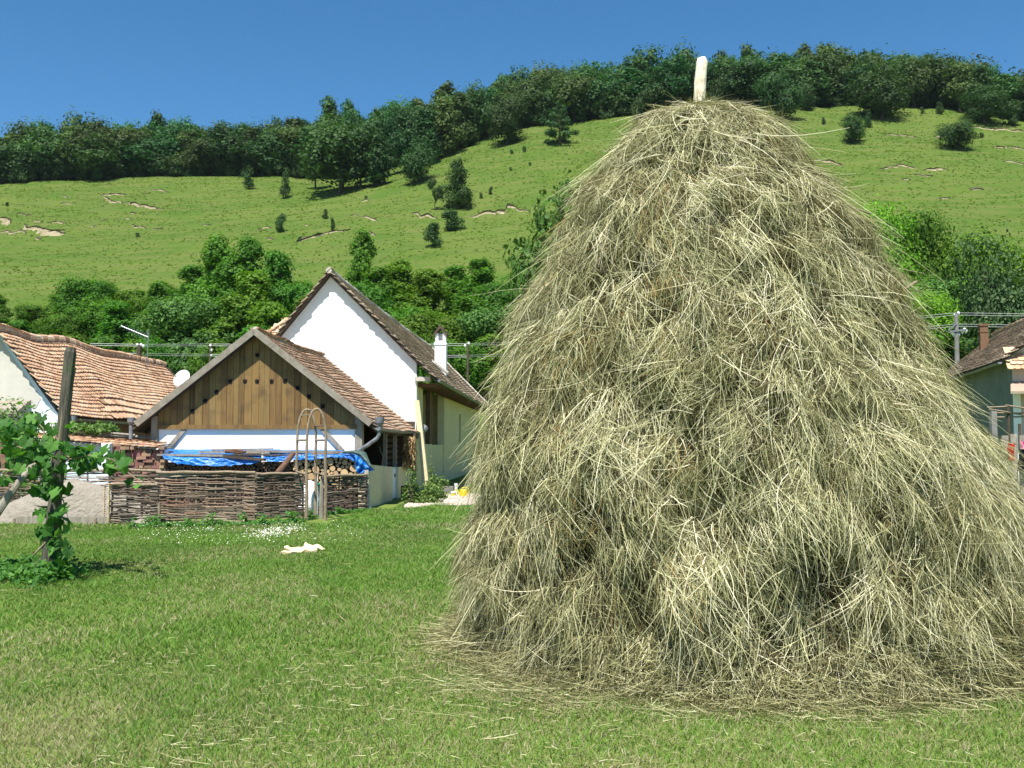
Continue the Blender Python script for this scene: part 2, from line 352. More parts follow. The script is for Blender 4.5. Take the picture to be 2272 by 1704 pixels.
for pts, h, wd in [
    (z1((705,735),(760,742),(800,732),(890,735)), .8, .6), (z1((725,748),(780,785),(870,790)), .5, 1.3), (z1((880,790),(930,800),(1000,815),(1060,822),(1120,838)), 1.0, 1.4),
    (z1((1065,695),(1100,700),(1180,715)), .5, .7), (z1((415,800),(470,796),(525,800)), .5, .5), (z1((435,748),(480,752)), .5, .5), (z1((1000,728),(1050,728)), .4, .3),
    (z1((-60,900),(0,905),(40,900),(70,940)), .7, 3.6), (z1((170,950),(250,965),(330,985),(450,985)), 1.0, 2.6), (z1((300,1000),(370,1000),(455,1005)), .5, 3.2),
    (z1((225,925),(290,925)), .5, .8), (z1((350,930),(400,925),(450,938)), .6, .9), (z1((-60,1000),(30,1000),(100,1003),(190,1000)), .5, .7), (z1((235,1050),(275,1052)), .4, 1.5),
    (z1((925,950),(960,955),(1020,970)), 1.1, .5), (z1((1060,978),(1140,970)), .5, .4), (z1((690,912),(740,914)), .4, .5), (z1((640,955),(670,950)), .3, .9), (z1((885,900),(910,908)), .4, .8), (z1((130,862),(210,885)), .5, .3), (z1((905,868),(945,872)),.7,.2),
    (z1((1800,985),(1840,970),(1900,965)), .5, .7), (z1((2080,1060),(2130,1040),(2215,1030)), .8, .5), (z1((1420,945),(1480,943)), .4, .3), (z1((1870,1040),(1920,1042)), .4, .4),
    (z2((185,1225),(290,1195),(370,1175),(470,1155),(560,1135)), 1.0, .5), (z2((650,1050),(690,1050),(750,1075)), .8, 1.3), (z2((690,1160),(740,1178)), .5, .6), (z2((1000,1020),(1060,1040),(1170,1050)), .9, .9),
    (z2((1400,1055),(1470,1030),(1560,1020),(1640,1005),(1660,985),(1720,985),(1760,1000),(1815,1000)), 1.1, 1.3), (z2((640,935),(690,940)), .4, .6), (z2((560,1035),(620,1040)), .5, .3), (z2((235,1110),(270,1110)), .4, .8),
    (z4((440,1020),(520,1015),(580,1030),(660,1055)), 1.0, 1.1), (z4((930,1080),(1000,1070),(1070,1060),(1150,1065),(1200,1080)), .9, .7), (z4((1255,1080),(1330,1080),(1420,1085)), .8, 1.0), (z4((950,825),(1050,830),(1200,845)), .6, .4),
    (z4((1600,765),(1720,780),(1830,790),(1990,800)), .9, .8), (z4((1770,920),(1850,920),(1990,940)), .9, 1.1), (z4((1840,1025),(1990,1040)), .6, .5), (z4((1320,840),(1390,845)), .5, 1.1), (z4((1100,1160),(1150,1155)), .4, .3), (z4((1190,1125),(1310,1125)), .4, .3), (z4((1370,1300),(1450,1300)), .4, .3), (z4((1600,1240),(1700,1240)), .4, .3)]:
    bank(pts, h, wd)
# rough meadow tufts on the slope
n = 90000
X = RS.uniform(-118, 125, n); Y = 64+(RS.rand(n)**.8)*152; k = (np.abs(X) < Y*.56+3); X, Y = X[k], Y[k]; n = len(X)
keep = fbm(X/6, Y/3, 0, 21, 3) > -.18-.3*RS.rand(n); X, Y = X[keep], Y[keep]; n = len(X)
Z = hz(X, Y); hgt = RS.uniform(.04, .13, n)*(1+.5*fbm(X/9, Y/5, 0, 33, 2)); wd = RS.uniform(.1, .3, n); an = RS.uniform(0, pi, n); le = RS.uniform(-.4, .4, (n, 2)); hgt *= np.clip(Y/130, .5, 1); wd *= np.clip(Y/130, .5, 1)
dx, dy = np.cos(an)*wd, np.sin(an)*wd
V = np.stack([np.stack([X-dx, Y-dy, Z-.03], -1), np.stack([X+dx, Y+dy, Z-.03], -1), np.stack([X+le[:, 0], Y+le[:, 1], Z+hgt], -1)], 1).reshape(-1, 3)
rn = np.clip(.42+.35*fbm(X/7, Y/4, 0, 44, 3)+RS.normal(0, .16, n), 0, 1)
M_tuft = mat('meadow_grass', (.1,.2,.03), .9, spec=.1, ramp=[(0,(.06,.1,.02)),(.4,(.1,.16,.03)),(.75,(.14,.19,.045)),(1,(.22,.22,.09))], trans=.5)
tag(np_mesh('meadow_grass', V, np.arange(3*n), np.full(n, 3), M_tuft, rnd=np.repeat(rn, 3)), 'long rough grass covering the hillside', 'grass', kind='stuff')

# ---------------------------------------------------------------- trees
def leaves(acc, P, Nn, size, rnd, aspect=1.0):
    n = len(P)
    t = np.cross(Nn, RS.normal(size=(n, 3))); t /= np.linalg.norm(t, axis=1)[:, None]+1e-9
    b = np.cross(Nn, t)
    s = size*RS.uniform(.6, 1.3, n)
    tv = np.array([(0, -.5, 0), (.38*aspect, -.05, .08), (0, .55, 0), (-.38*aspect, .0, .08)])
    Mx = np.stack([t, b, Nn], 1)*s[:, None, None]
    acc.add(*stamp(tv, [(0, 1, 2, 3)], Mx, P, rnd))
def rdir(n):
    v = RS.normal(size=(n, 3)); return v/np.linalg.norm(v, axis=1)[:, None]
def tree_mesh(name, kind, h, wd, nl, ls, lm, seed, twigs=True):
    """unit tree standing at the origin; returns (crown object, trunk object) unparented prototypes"""
    RS.seed(seed); random.seed(seed)
    lob = []
    if kind == 'round':
        for i in range(17):
            d = rdir(1)[0]; rr = random.uniform(.4, .8)
            lob.append((d[0]*wd*.5*rr, d[1]*wd*.5*rr, h*.5+d[2]*h*.46*rr, random.uniform(.17, .3)*wd))
        lob.append((0, 0, h*.55, .3*wd))
    elif kind == 'tall':
        for i in range(34):
            f = (i+random.random())/34; rad = wd*.46*(1-f)**.5*min(1, .55+f*2)*random.uniform(.25, 1); a = random.uniform(0, 2*pi)
            lob.append((cos(a)*rad, sin(a)*rad, h*(.12+.8*f), random.uniform(.12, .24)*wd*(1.15-.5*f)))
    elif kind == 'layer':
        for i in range(20):
            f = (i+.5)/20; rad = wd*.42*(1-f)**.7*random.uniform(.6, 1.1)+.05*wd; a = i*2.4+random.random()
            lob.append((cos(a)*rad, sin(a)*rad, h*(.1+.82*f), .17*wd*(1.2-.6*f)))
    elif kind == 'open':
        for i in range(13):
            a = random.uniform(0, 2*pi); f = random.random(); rad = wd*.42*random.uniform(.3, 1)
            lob.append((cos(a)*rad, sin(a)*rad, h*(.42+.5*f), random.uniform(.1, .19)*wd))
    else:   # bush
        for i in range(15):
            a = random.uniform(0, 2*pi); f = random.uniform(.12, .85); rad = wd*.42*random.uniform(.1, 1)*(1.1-f*.8)
            lob.append((cos(a)*rad, sin(a)*rad, h*f, random.uniform(.1, .24)*min(wd, h*1.1)))
    lob = np.array(lob); wgt = lob[:, 3]**2; idx = RS.choice(len(lob), nl, p=wgt/wgt.sum())
    d = rdir(nl); fl = {'layer': .42, 'tall': .92, 'open': .8}.get(kind, .8)
    # break the lobe surface into sub clumps
    rr = lob[idx, 3]*(RS.uniform(.3, 1.0, nl)**.5+np.abs(RS.normal(0, .12, nl)))*(1+.5*noise(d[:, 0]*3.1+idx*5.3, d[:, 1]*3.1, d[:, 2]*3.1, seed))
    P = lob[idx, :3]+d*rr[:, None]*np.array([1, 1, fl]); P[:, 2] = np.maximum(P[:, 2], .02*h)
    cl = noise(P[:, 0]/(.09*wd), P[:, 1]/(.09*wd), P[:, 2]/(.09*wd), seed+5)
    keep = cl > -.38; P = P[keep]; d = d[keep]; cl = cl[keep]
    Nn = d*1.3+rdir(len(P))*.65+np.array([0, 0, .35]); Nn /= np.linalg.norm(Nn, axis=1)[:, None]
    rn = np.clip(.45+.3*cl+RS.normal(0, .17, len(P)), 0, 1)
    acc = Acc(); leaves(acc, P, Nn, ls, rn)
    crown = acc.build('crown', lm)
    m = MB(); tr = {'bush': .012, 'layer': .016}.get(kind, .02)*h
    top = h*(.85 if kind in ('tall', 'layer') else .55); sway = [random.uniform(-.03, .03)*h for _ in range(4)]
    zs = [-.05*h, 0, top*.33, top*.66, top]
    tp = [(0, 0, -.05*h), (0, 0, 0), (sway[0], sway[1], top*.33), (sway[2], sway[3], top*.66), (sway[2]*1.2, 0, top)]
    m.tube(tp, [tr*1.4, tr*1.2, tr, tr*.7, tr*.25], 7)
    for i in range(0, len(lob), 1 if kind != 'bush' else 2):
        x, y, z, r = lob[i]; z0 = min(z*.75, top*.9)*random.uniform(.6, .95); q = z0/top
        s = np.array([sway[2]*q, sway[3]*q, z0]); e = np.array([x, y, z]); mid = (s+e)/2+np.array([0, 0, -.03*h])
        m.tube([s, mid, e], [tr*.45, tr*.3, tr*.1], 5, caps=False)
    trunk = m.build('trunk', M_trunk)
    COL.objects.unlink(crown); COL.objects.unlink(trunk)
    return crown, trunk, h, wd
def plant(proto, name, loc, h, wd, label, cat='tree', group=None, rot=None):
    crown, trunk, h0, w0 = proto
    t = thing(name, loc, label, cat, group)
    t.rotation_euler = (random.uniform(-.03, .03), random.uniform(-.03, .03), random.uniform(0, 6.28) if rot is None else rot)
    t.scale = (wd/w0, wd/w0, h/h0)
    for src in (crown, trunk):
        c = src.copy(); c.parent = t; COL.objects.link(c)
    return t
forest = [tree_mesh('f', 'round', 12, 9, 6500, .5, L_forest, 100+i) for i in range(4)]+[tree_mesh('f', 'tall', 13, 7.5, 6000, .5, L_forest, 110+i) for i in range(2)]
oaks = [tree_mesh('o', 'round', 10, 9, 9000, .38, L_oak, 120+i) for i in range(3)]
opens = [tree_mesh('p', 'open', 6, 5, 3600, .26, L_oak, 130+i) for i in range(2)]
pine = tree_mesh('q', 'layer', 8, 6, 5500, .3, L_oak, 140)
grove_o = tree_mesh('gg', 'tall', 9, 6.5, 8000, .3, L_oak, 151)
bushes = [tree_mesh('b', 'bush', 3, 3.4, 3000, .2, L_oak, 150+i) for i in range(2)]
young = [tree_mesh('y', 'tall', 5, 2.6, 2200, .22, L_oak, 160+i) for i in range(2)]
grove = [tree_mesh('g', 'tall', 13, 6.5, 17000, .3, L_grove, 170+i) for i in range(3)]
grover = [tree_mesh('g', 'round', 11, 8, 17000, .3, L_grove, 180+i) for i in range(2)]
limes = [tree_mesh('l', 'round', 12, 9, 17000, .3, L_lime, 190)]
darks = [tree_mesh('d', 'round', 11, 8, 15000, .32, L_dark, 195), tree_mesh('d', 'bush', 7, 8, 13000, .3, L_dark, 196)]
olive = tree_mesh('v', 'round', 12, 9, 16000, .27, L_olive, 197)
fruit = tree_mesh('fr', 'open', 9, 7, 5200, .3, L_fruit, 198)
random.seed(5); RS.seed(5)
# forest on the ridge: several ranks of trees, front rank on the meadow's edge
FL, FG = 'dark broadleaf tree in the closed forest along the top of the hill', 'forest trees along the hilltop'
tops_x = np.array([0,72,144,205,267,339,442,462,534,616,657,709,750,755,852,924,1027,1109,1181,1284,1366,1438,1541,1643,1746,1797,1849,1921,1972,2034,2116,2177,2272])
tops_y = np.array([298,272,257,255,269,255,282,257,246,257,241,228,238,221,221,200,175,154,134,123,121,113,98,87,98,92,87,113,82,98,98,134,144])
cnt = 0
for r, (Yr, st) in enumerate([(218, 46), (226, 50), (237, 54), (250, 58)]):
    px = -60-22*(r % 2)
    while px < 2340:
        p = px+random.uniform(-10, 10)
        X = (p-1136)/F*Yr; Y = Yr+random.uniform(-2.5, 2.5)
        z = float(hz(X, Y)); ty = np.interp(p, tops_x, tops_y)-(8 if p < 750 else 0)+random.uniform(-6, 12)+(r == 0)*12-(r > 0)*4
        ztop = 1.6+(HZ-ty)/F*Y; hh = max(6.5, ztop-z)
        if r >= 2 and ztop-z < 5: hh = 7
        plant(random.choice(forest), 'forest_tree', (X, Y, z-.2), hh*random.uniform(.86, 1.12), random.uniform(8.5, 14.5)*(1 if hh > 9 else .85), FL, 'tree', FG); cnt += 1
        px += st*random.uniform(.85, 1.15)
px = -50
while px < 2330:
    X = (px-1136)/F*215.5; Yb = 215.5+random.uniform(-1.5, 1.5); z = float(hz(X, Yb))
    plant(random.choice(bushes), 'forest_bush', (X, Yb, z-.2), random.uniform(3, 5.5), random.uniform(4.5, 7), 'leafy undergrowth bush at the shaded edge of the hilltop forest', 'bush', 'undergrowth along the forest edge')
    px += random.uniform(26, 50)
# forest patches standing forward of the ridge, between the big oak and the crest
for p, q, hp, wp in [(800,418,150,100),(838,412,130,90),(690,388,120,80),(735,392,150,90),(780,396,160,90),(822,402,150,95),(860,392,150,90),(900,378,150,90),(945,366,140,90),(985,350,150,85),(1020,332,140,85),(1060,315,135,85),(1090,300,130,85),(1130,285,130,80),(1175,272,120,80),(1215,266,118,80),(1265,262,115,80),(1310,260,120,80),(1350,258,110,80),(1800,225,110,80),(1860,224,115,80),(2030,240,130,85),(2080,238,125,85),(2130,248,120,90),(2180,255,120,90),(2235,262,110,90),(2290,270,110,90)]:
    g = hit(p, q); plant(random.choice(forest), 'forest_tree', g-(0, 0, .2), hp/F*g[1], wp/F*g[1], FL, 'tree', FG)
# trees standing alone on the meadow
def T(proto, name, px, py, hp, wp, label, cat='tree'):
    g = hit(px, py); return plant(proto, name, g-(0, 0, .05), hp*1.05/F*g[1], wp/F*g[1], label, cat)
T(forest[1], 'oak_tree', 752, 430, 172, 165, 'largest dark oak bulging out of the forest edge onto the meadow, above the white gable')
T(forest[0], 'oak_tree', 700, 417, 100, 66, 'smaller tree tucked against the left flank of the largest oak')
T(oaks[2], 'oak_tree', 928, 406, 102, 84, 'oak with a gap under its crown, just right of the largest oak')
T(oaks[1], 'oak_tree', 1125, 322, 112, 96, 'broad dark oak with its shadow at the meadow corner left of the layered tree')
T(pine, 'layered_tree', 1243, 322, 100, 74, 'tree with flat tiers of branches, right beside the broad dark oak below the forest')
T(grove_o, 'meadow_tree', 1018, 464, 112, 84, 'grey green full tree alone in the middle of the slope, above two round bushes')
T(opens[0], 'meadow_tree', 966, 468, 72, 38, 'thin small tree leaning beside the grey green full tree on mid slope')
T(bushes[0], 'meadow_bush', 1003, 512, 50, 68, 'wide low bush spilling over the soil bank below the grey green full tree', 'bush')
T(bushes[1], 'meadow_bush', 961, 547, 54, 62, 'round bush lowest on the slope, below the wide low bush', 'bush')
T(young[0], 'young_tree', 552, 420, 56, 34, 'young tree high on the meadow, left one of the pair below the forest')
T(young[1], 'young_tree', 634, 441, 66, 27, 'slender young tree on the upper meadow left of the largest oak')
T(bushes[0], 'meadow_bush', 623, 515, 42, 36, 'dark round bush at mid slope, straight below the slender young tree', 'bush')
T(young[0], 'young_tree', 661, 396, 48, 30, 'small young tree right at the foot of the forest left of the largest oak')
T(young[1], 'young_tree', 722, 486, 24, 16, 'spindly sapling on mid slope above the long dark soil bank')
T(bushes[1], 'meadow_bush', 738, 512, 30, 17, 'little upright bush growing on the long dark soil bank', 'bush')
T(bushes[0], 'meadow_bush', 1089, 432, 19, 15, 'upper of two tiny dark bushes right of the grey green full tree', 'bush')
T(bushes[1], 'meadow_bush', 1067, 441, 14, 11, 'lower of two tiny dark bushes right of the grey green full tree', 'bush')
T(bushes[0], 'meadow_bush', 1163, 338, 15, 13, 'tiny bush in the grass between the broad dark oak and the layered tree', 'bush')
T(bushes[1], 'meadow_bush', 1135, 342, 11, 11, 'tiny bush in the shadow edge right below the broad dark oak', 'bush')
T(bushes[1], 'meadow_bush', 1133, 379, 9, 9, 'speck of a bush in open grass, well below the broad dark oak', 'bush')
T(bushes[0], 'meadow_bush', 1176, 368, 9, 9, 'speck of a bush in open grass, below the layered tree', 'bush')
T(bushes[0], 'meadow_bush', 665, 536, 13, 11, 'small bush at the left end of the long dark soil bank', 'bush')
T(bushes[0], 'meadow_bush', 812, 442, 9, 10, 'speck of a bush below the shadow of the largest oak', 'bush')
T(bushes[1], 'meadow_bush', 16, 457, 9, 12, 'low dark bush near the upper left edge of the meadow', 'bush')
T(bushes[1], 'meadow_bush', 305, 527, 12, 14, 'low bush below the curved soil bank on the left meadow', 'bush')
T(oaks[2], 'oak_tree', 1729, 266, 118, 102, 'dense oak right behind the tip of the haystack, right of its pole')
T(oaks[2], 'meadow_tree', 1789, 246, 68, 42, 'small tree on a bare stem, right next to the dense oak behind the haystack tip')
T(bushes[0], 'meadow_bush', 1425, 268, 70, 66, 'large rounded bush at the forest edge just left of the haystack pole', 'bush')
T(bushes[1], 'meadow_bush', 1590, 250, 74, 56, 'rounded bush at the forest edge just right of the haystack pole', 'bush')
T(bushes[1], 'meadow_bush', 1827, 277, 17, 15, 'tiny sapling bush in the grass right of the small bare stemmed tree', 'bush')
T(oaks[1], 'meadow_tree', 1893, 319, 68, 62, 'open crowned tree with a dark shadow, left one of the two on the right meadow')
T(young[0], 'young_tree', 1927, 283, 42, 24, 'small young tree standing just above the open crowned tree on the right')
T(oaks[0], 'oak_tree', 1955, 265, 118, 144, 'widest oak on the right, its skirts reaching out over the meadow')
T(bushes[0], 'meadow_bush', 2046, 253, 17, 14, 'tiny bush right of the widest oak, on the forest edge', 'bush')
T(young[1], 'young_tree', 2085, 254, 30, 22, 'sapling on the grass between the widest oak and the spreading oak')
T(oaks[0], 'meadow_tree', 2125, 333, 72, 82, 'round open tree with a big shadow, right one of the two on the right meadow')
T(oaks[1], 'oak_tree', 2186, 275, 84, 112, 'spreading oak at the forest edge, above the round open tree')
T(bushes[0], 'meadow_bush', 2245, 279, 54, 54, 'bush group at the far right edge of the forest', 'bush')
T(bushes[1], 'meadow_bush', 2178, 306, 12, 16, 'low bush in the grass right of the round open tree', 'bush')
# grove at the foot of the hill
def G(protos, px, top, wp, D, label, group, name='grove_tree'):
    D = 62+(D-55)*1.5; wp = wp*1.5 if group else wp*1.45; wp = min(wp, .95*((1.6+(HZ-top)/F*D)-max(-.05, float(hz((px-1136)/F*D, D))-.2))*F/D)
    X = (px-1136)/F*D; z = max(-.05, float(hz(X, D))-.2); zt = 1.6+(HZ-top)/F*D
    plant(random.choice(protos), name, (X, D, z), (zt-z)*1.03, wp/F*D, label, 'tree', group)
GA = 'bright green tree in the thicket behind the red tiled house'
GB = 'leafy tree in the grove behind the white gable house'
GC = 'tree in the grove on the right, behind the power pole'
for px, top, wp, D in [(-10,650,120,80),(60,660,120,78),(125,640,110,78),(225,622,110,77),(275,640,110,76),(-30,690,130,76),(40,705,120,70),(95,690,110,78),(140,672,110,74),(215,640,110,74),(255,665,110,70),(300,640,90,76),(160,735,110,62),(240,735,110,60),(60,745,110,62),(330,720,100,62),(290,755,90,58),(-20,740,120,60)]:
    G(grove+grover, px, top, wp, D, GA, 'thicket behind the red tiled house')
G([grover[0]], 182, 590, 110, 76, 'narrow spire of a tree rising from the thicket behind the red tiled house', None)
G([grove[1]], 352, 618, 95, 75, 'thin pale tree between the thicket and the three tall acacias', None)
G([darks[0]], 400, 640, 130, 68, 'darkest tree of the grove, with deep shade, left of the barn apex', None)
G([darks[1]], 445, 690, 150, 62, 'dark shrubby tree below the darkest tree, above the power wires', None)
G([grove[2]], 478, 512, 105, 72, 'tall acacia on the left of the three above the barn', None)
G([grove[0]], 545, 522, 110, 71, 'tall acacia in the middle of the three above the barn', None)
G([grove[1]], 610, 545, 100, 70, 'tall acacia on the right of the three above the barn', None)
G([grove[2]], 799, 503, 78, 76, 'single acacia rising clear of the grove right behind the white gable', None)
for px, top, wp, D in [(325,628,100,76),(385,640,100,74),(428,585,100,74),(505,560,100,70),(560,590,110,68),(640,590,100,70),(675,600,100,74),(520,650,130,63),(590,665,130,62),(560,720,120,58),(480,740,110,58),(655,620,110,72),(690,650,120,66),(740,620,110,72),(640,700,120,60)]:
    G(grove+grover+darks[:1], px, top, wp, D, GB, 'grove trees behind the barn and the white gable')
for px, top, wp, D in [(770,590,110,70),(840,588,110,74),(885,570,120,76),(950,590,110,74),(1010,585,110,76),(1065,570,110,76),(1120,580,110,73),(1175,575,110,76),(1230,560,120,76),(1290,560,120,76),(900,650,130,67),(970,660,130,66),(1040,650,130,68),(1100,660,130,66),(1160,650,130,68),(860,690,120,63),(960,730,120,63),(1030,730,120,63),(1095,740,120,63),(1350,570,120,76),(1420,560,120,76),(1500,570,120,75),(1580,560,120,75),(1660,560,120,75),(1740,540,120,75),(1820,520,120,75)]:
    G(grove+grover+darks[:1], px, top, wp, D, GB, 'grove trees behind the barn and the white gable')
for px, top, wp, D in [(2060,590,130,72),(2110,600,130,70),(2160,620,120,68),(2230,590,130,72),(2290,560,130,74),(2000,640,120,70),(2090,690,120,66),(2150,700,110,64),(1900,560,120,75),(2040,760,110,64)]:
    G(grove+grover+darks[:1], px, top, wp, D, GC, 'grove trees on the right')
G(limes, 1955, 432, 130, 74, 'yellow green broad tree showing over the right shoulder of the haystack', None)
G([grover[0]], 2045, 408, 105, 75, 'tallest green tree of the right grove, next to the yellow green broad tree', None)
G([grover[1]], 2195, 452, 115, 74, 'bushy green tree with a pointed side top, near the right edge of the grove', None)
G(limes, 2065, 630, 110, 66, 'lower yellow green tree glowing behind the power pole', None)
G([olive], 2235, 500, 170, 56, 'grey green olive coloured tree towering over the brown roofed house', None)
G([fruit], 1238, 362, 160, 62, 'pear tree with separate leafy branches peeping out left of the haystack', None)
# ---------------------------------------------------------------- buildings
random.seed(21); RS.seed(21)
VA = math.atan((1238-1136)/F)
def frame(O, a=VA):
    O = np.array(O, float); ux = np.array([cos(a), -sin(a), 0]); uy = np.array([sin(a), cos(a), 0]); uz = np.array([0, 0, 1.])
    return lambda p: O+ux*p[0]+uy*p[1]+uz*p[2]
def tiles(mb_T, P0, u, L, v, S, expo=.155, wid=.17, accept=None, sag=None, tl=None, jit=1.0):
    """plain clay tiles laid in courses; P0 eave corner, u along eave, v up the slope (local coords)."""
    P0, u, v = np.array(P0, float), unit(u), unit(v); n = np.cross(u, v); n = n if n[2] > 0 else -n
    Ls = tl or expo*2.05; c = .22*wid
    ol = [(0, Ls), (wid*.97, Ls), (wid*.97, .035), (wid*.72, 0), (wid*.25, 0), (0, .035)]
    tv = [(x, y, 0) for x, y in ol]+[(x, y, .024) for x, y in ol]
    tf = [(6,7,8,9,10,11), (0,6,11,5), (5,11,10,4), (4,10,9,3), (3,9,8,2), (2,8,7,1), (0,1,2,3,4,5)]
    P = []; Mx = []; rn = []
    nr = int(S/expo)+1; drift = 0
    for i in range(nr):
        off = (wid/2 if i % 2 else 0)+random.uniform(-.02, .02); wv = random.uniform(0, 10)
        for j in range(-1, int(L/wid)+1):
            a = j*wid+off; s = i*expo-.03+jit*(random.uniform(-.008, .008)+.022*float(np.sin(a*.9+wv))*1)
            if a < -.03 or a+wid > L+.06: continue
            if accept and not accept(a, s): continue
            tilt = .075/Ls*1.0+random.uniform(-.012, .02)*jit; yaw = random.uniform(-.035, .035)*jit
            if random.random() < .02: yaw *= 3; 
            p = P0+u*a+v*s+n*(.06+random.uniform(0, .006)*jit)
            if sag: p = p+np.array([0, 0, sag(p)])
            uu = unit(u*cos(yaw)+v*sin(yaw)); vv = unit(v*cos(yaw)-u*sin(yaw)); vv = unit(vv-n*tilt); nn = np.cross(uu, vv); nn = nn if nn.dot(n) > 0 else -nn
            P.append(p); Mx.append([uu, vv, nn]); rn.append(min(1, max(0, random.gauss(.55, .24))))
    P = np.array(P); Mx = np.array(Mx); 
    rn = np.clip(np.array(rn)+.22*noise(P[:, 0]/1.1+P[:, 2], P[:, 1]/1.3, P[:, 2], 77), 0, 1)
    # local -> world
    W0 = mb_T((0, 0, 0)); B = np.array([mb_T((1, 0, 0))-W0, mb_T((0, 1, 0))-W0, mb_T((0, 0, 1))-W0])
    return stamp(tv, tf, Mx@B, P@B+W0, rn)
def ridge(T, pts, name, parent, matl, r=.1, step=.34, sag=None):
    m = MB(T); p = [np.array(q, float) for q in pts]
    for a, b in zip(p[:-1], p[1:]):
        L = np.linalg.norm(b-a); n = max(1, int(L/step)); d = (b-a)/n
        for k in range(n):
            s = a+d*k; e = a+d*(k+1.12); j = random.uniform(-.012, .012)
            if sag: s = s+(0, 0, sag(s)); e = e+(0, 0, sag(e))
            m.tube([s+(0, 0, j), e+(0, 0, j+.01)], [r*1.08, r*.95], 10, rnd=random.random(), m=0)
            m.tube([s-d*.05-(0, 0, .02), s+d*.1-(0, 0, .02)], [r*1.12, r*1.1], 10, m=1)
    return m.build(name, [matl, M_mortar], parent)
def deck(T, X1, zl, zt, y0, y1, sagf, parent):
    m = MB(T)
    for dz, fl in ((0, 1), (-.07, 0)):
        m.grid([[np.array([X1*(1-f), y, zl+(zt-zl)*f+dz+sagf((0, y, 0))]) for f in np.linspace(0, 1, 5)] for y in np.linspace(y0, y1, 22)])
    m.grid([[np.array([X1*(1-f), y0, zl+(zt-zl)*f+dz+sagf((0, y0, 0))]) for f in (0, 1)] for dz in (0, -.07)])
    m.grid([[np.array([X1, y, zl+dz+sagf((0, y, 0))]) for y in np.linspace(y0, y1, 22)] for dz in (0, -.07)])
    return m.build('roof_deck', M_darkwood, parent)
# ---- barn
O = at(568, HZ, 26.5); O[2] = 0; T = frame(O)
barn = thing('barn', O, 'low barn with a brown boarded gable bearing black tulip panels for holes, behind the woodpile', 'barn')
sB = 26.2/F; zr = 1.6+252*sB; hw = 262*sB; ze = 1.6+46*sB; ms = (zr-ze)/hw; LB = 7.35
m = MB(T); m.box((-2.55, 0, -.1), (2.56, .25, 1.99)); m.box((-2.55, .25, -.1), (-2.3, LB, 2.3)); m.build('wall', M_plaster, barn)
m = MB(T); m.box((.9, .26, 0), (1.0, LB-.1, 2.9)); m.box((.9, LB-.15, 0), (3.1, LB-.1, 2.3)); m.box((.95, .3, .0), (3.05, LB-.2, .06)); m.build('inner_wall', M_darkwood, barn)
m = MB(T); m.box((2.58, -.06, -.1), (2.76, .2, 2.3)); m.build('corner_post', M_greywood, barn)
m = MB(T); m.box((-2.74, -.04, -.1), (-2.57, .18, 2.3)); m.build('corner_post', M_greywood, barn)
def lx(px, D=26.5): return (px-568)/F*D
m = MB(T); m.bar((lx(408), -.02, 1.96), (lx(368), -.02, 1.42), .06, .11, up=(1, 0, 1)); m.build('brace', M_greywood, barn)
m = MB(T); m.bar((lx(716), -.02, 1.96), (lx(762), -.02, 1.40), .06, .11, up=(-1, 0, 1)); m.build('brace', M_greywood, barn)
# boards of the gable
m = MB(T); x = -2.56; zt = lambda q: zr-.1-ms*abs(q)
while x < 2.58:
    w_ = random.uniform(.13, .2); x2 = min(x+w_, 2.62); g = .007
    a, b = zt(x), zt(x2-g); y0 = -.02-random.uniform(0, .01)
    if min(a, b) < 2.0: a = max(a, 2.02); b = max(b, 2.02)
    pts = [(x, 2.0), (x2-g, 2.0), (x2-g, b), (x, a)]
    if x < 0 < x2: pts = [(x, 2.0), (x2-g, 2.0), (x2-g, b), (0, zt(0)), (x, a)]
    m.prism([(p, y0, q) for p, q in pts], (0, .035, 0), rnd=random.random()); x = x2
m.build('gable_boarding', M_board, barn)
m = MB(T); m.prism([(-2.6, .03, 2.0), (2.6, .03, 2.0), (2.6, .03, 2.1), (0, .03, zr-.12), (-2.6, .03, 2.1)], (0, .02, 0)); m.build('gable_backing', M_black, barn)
m = MB(T); m.box((-2.57, -.075, 1.955), (2.63, -.003, 2.07)); m.build('sill_board', M_brownwood if False else M_board, barn)
for px, py in [(570.4,787.4),(510,846),(543,846),(570,846),(602.6,846),(632.5,845),(478.7,869.4),(453.6,888.7),(425,911.7),(661,860.7),(686.5,880),(717.4,901.5)]:
    c = at(px, py, 26.46); q = c-O; X = q[0]*cos(VA)-q[1]*sin(VA); Z = q[2]; s = .058
    sh = [(-.55,-1),(.55,-1),(.9,-.4),(.85,.3),(1.05,1.1),(.45,.55),(0,1.15),(-.45,.55),(-1.05,1.1),(-.85,.3),(-.9,-.4)]
    m = MB(T); m.prism([(X+a*s, -.034, Z+b*s) for a, b in sh], (0, .012, 0)); m.build('tulip_shade_panel', M_black, barn)  # near-black panels on the boards, painted shade of the holes
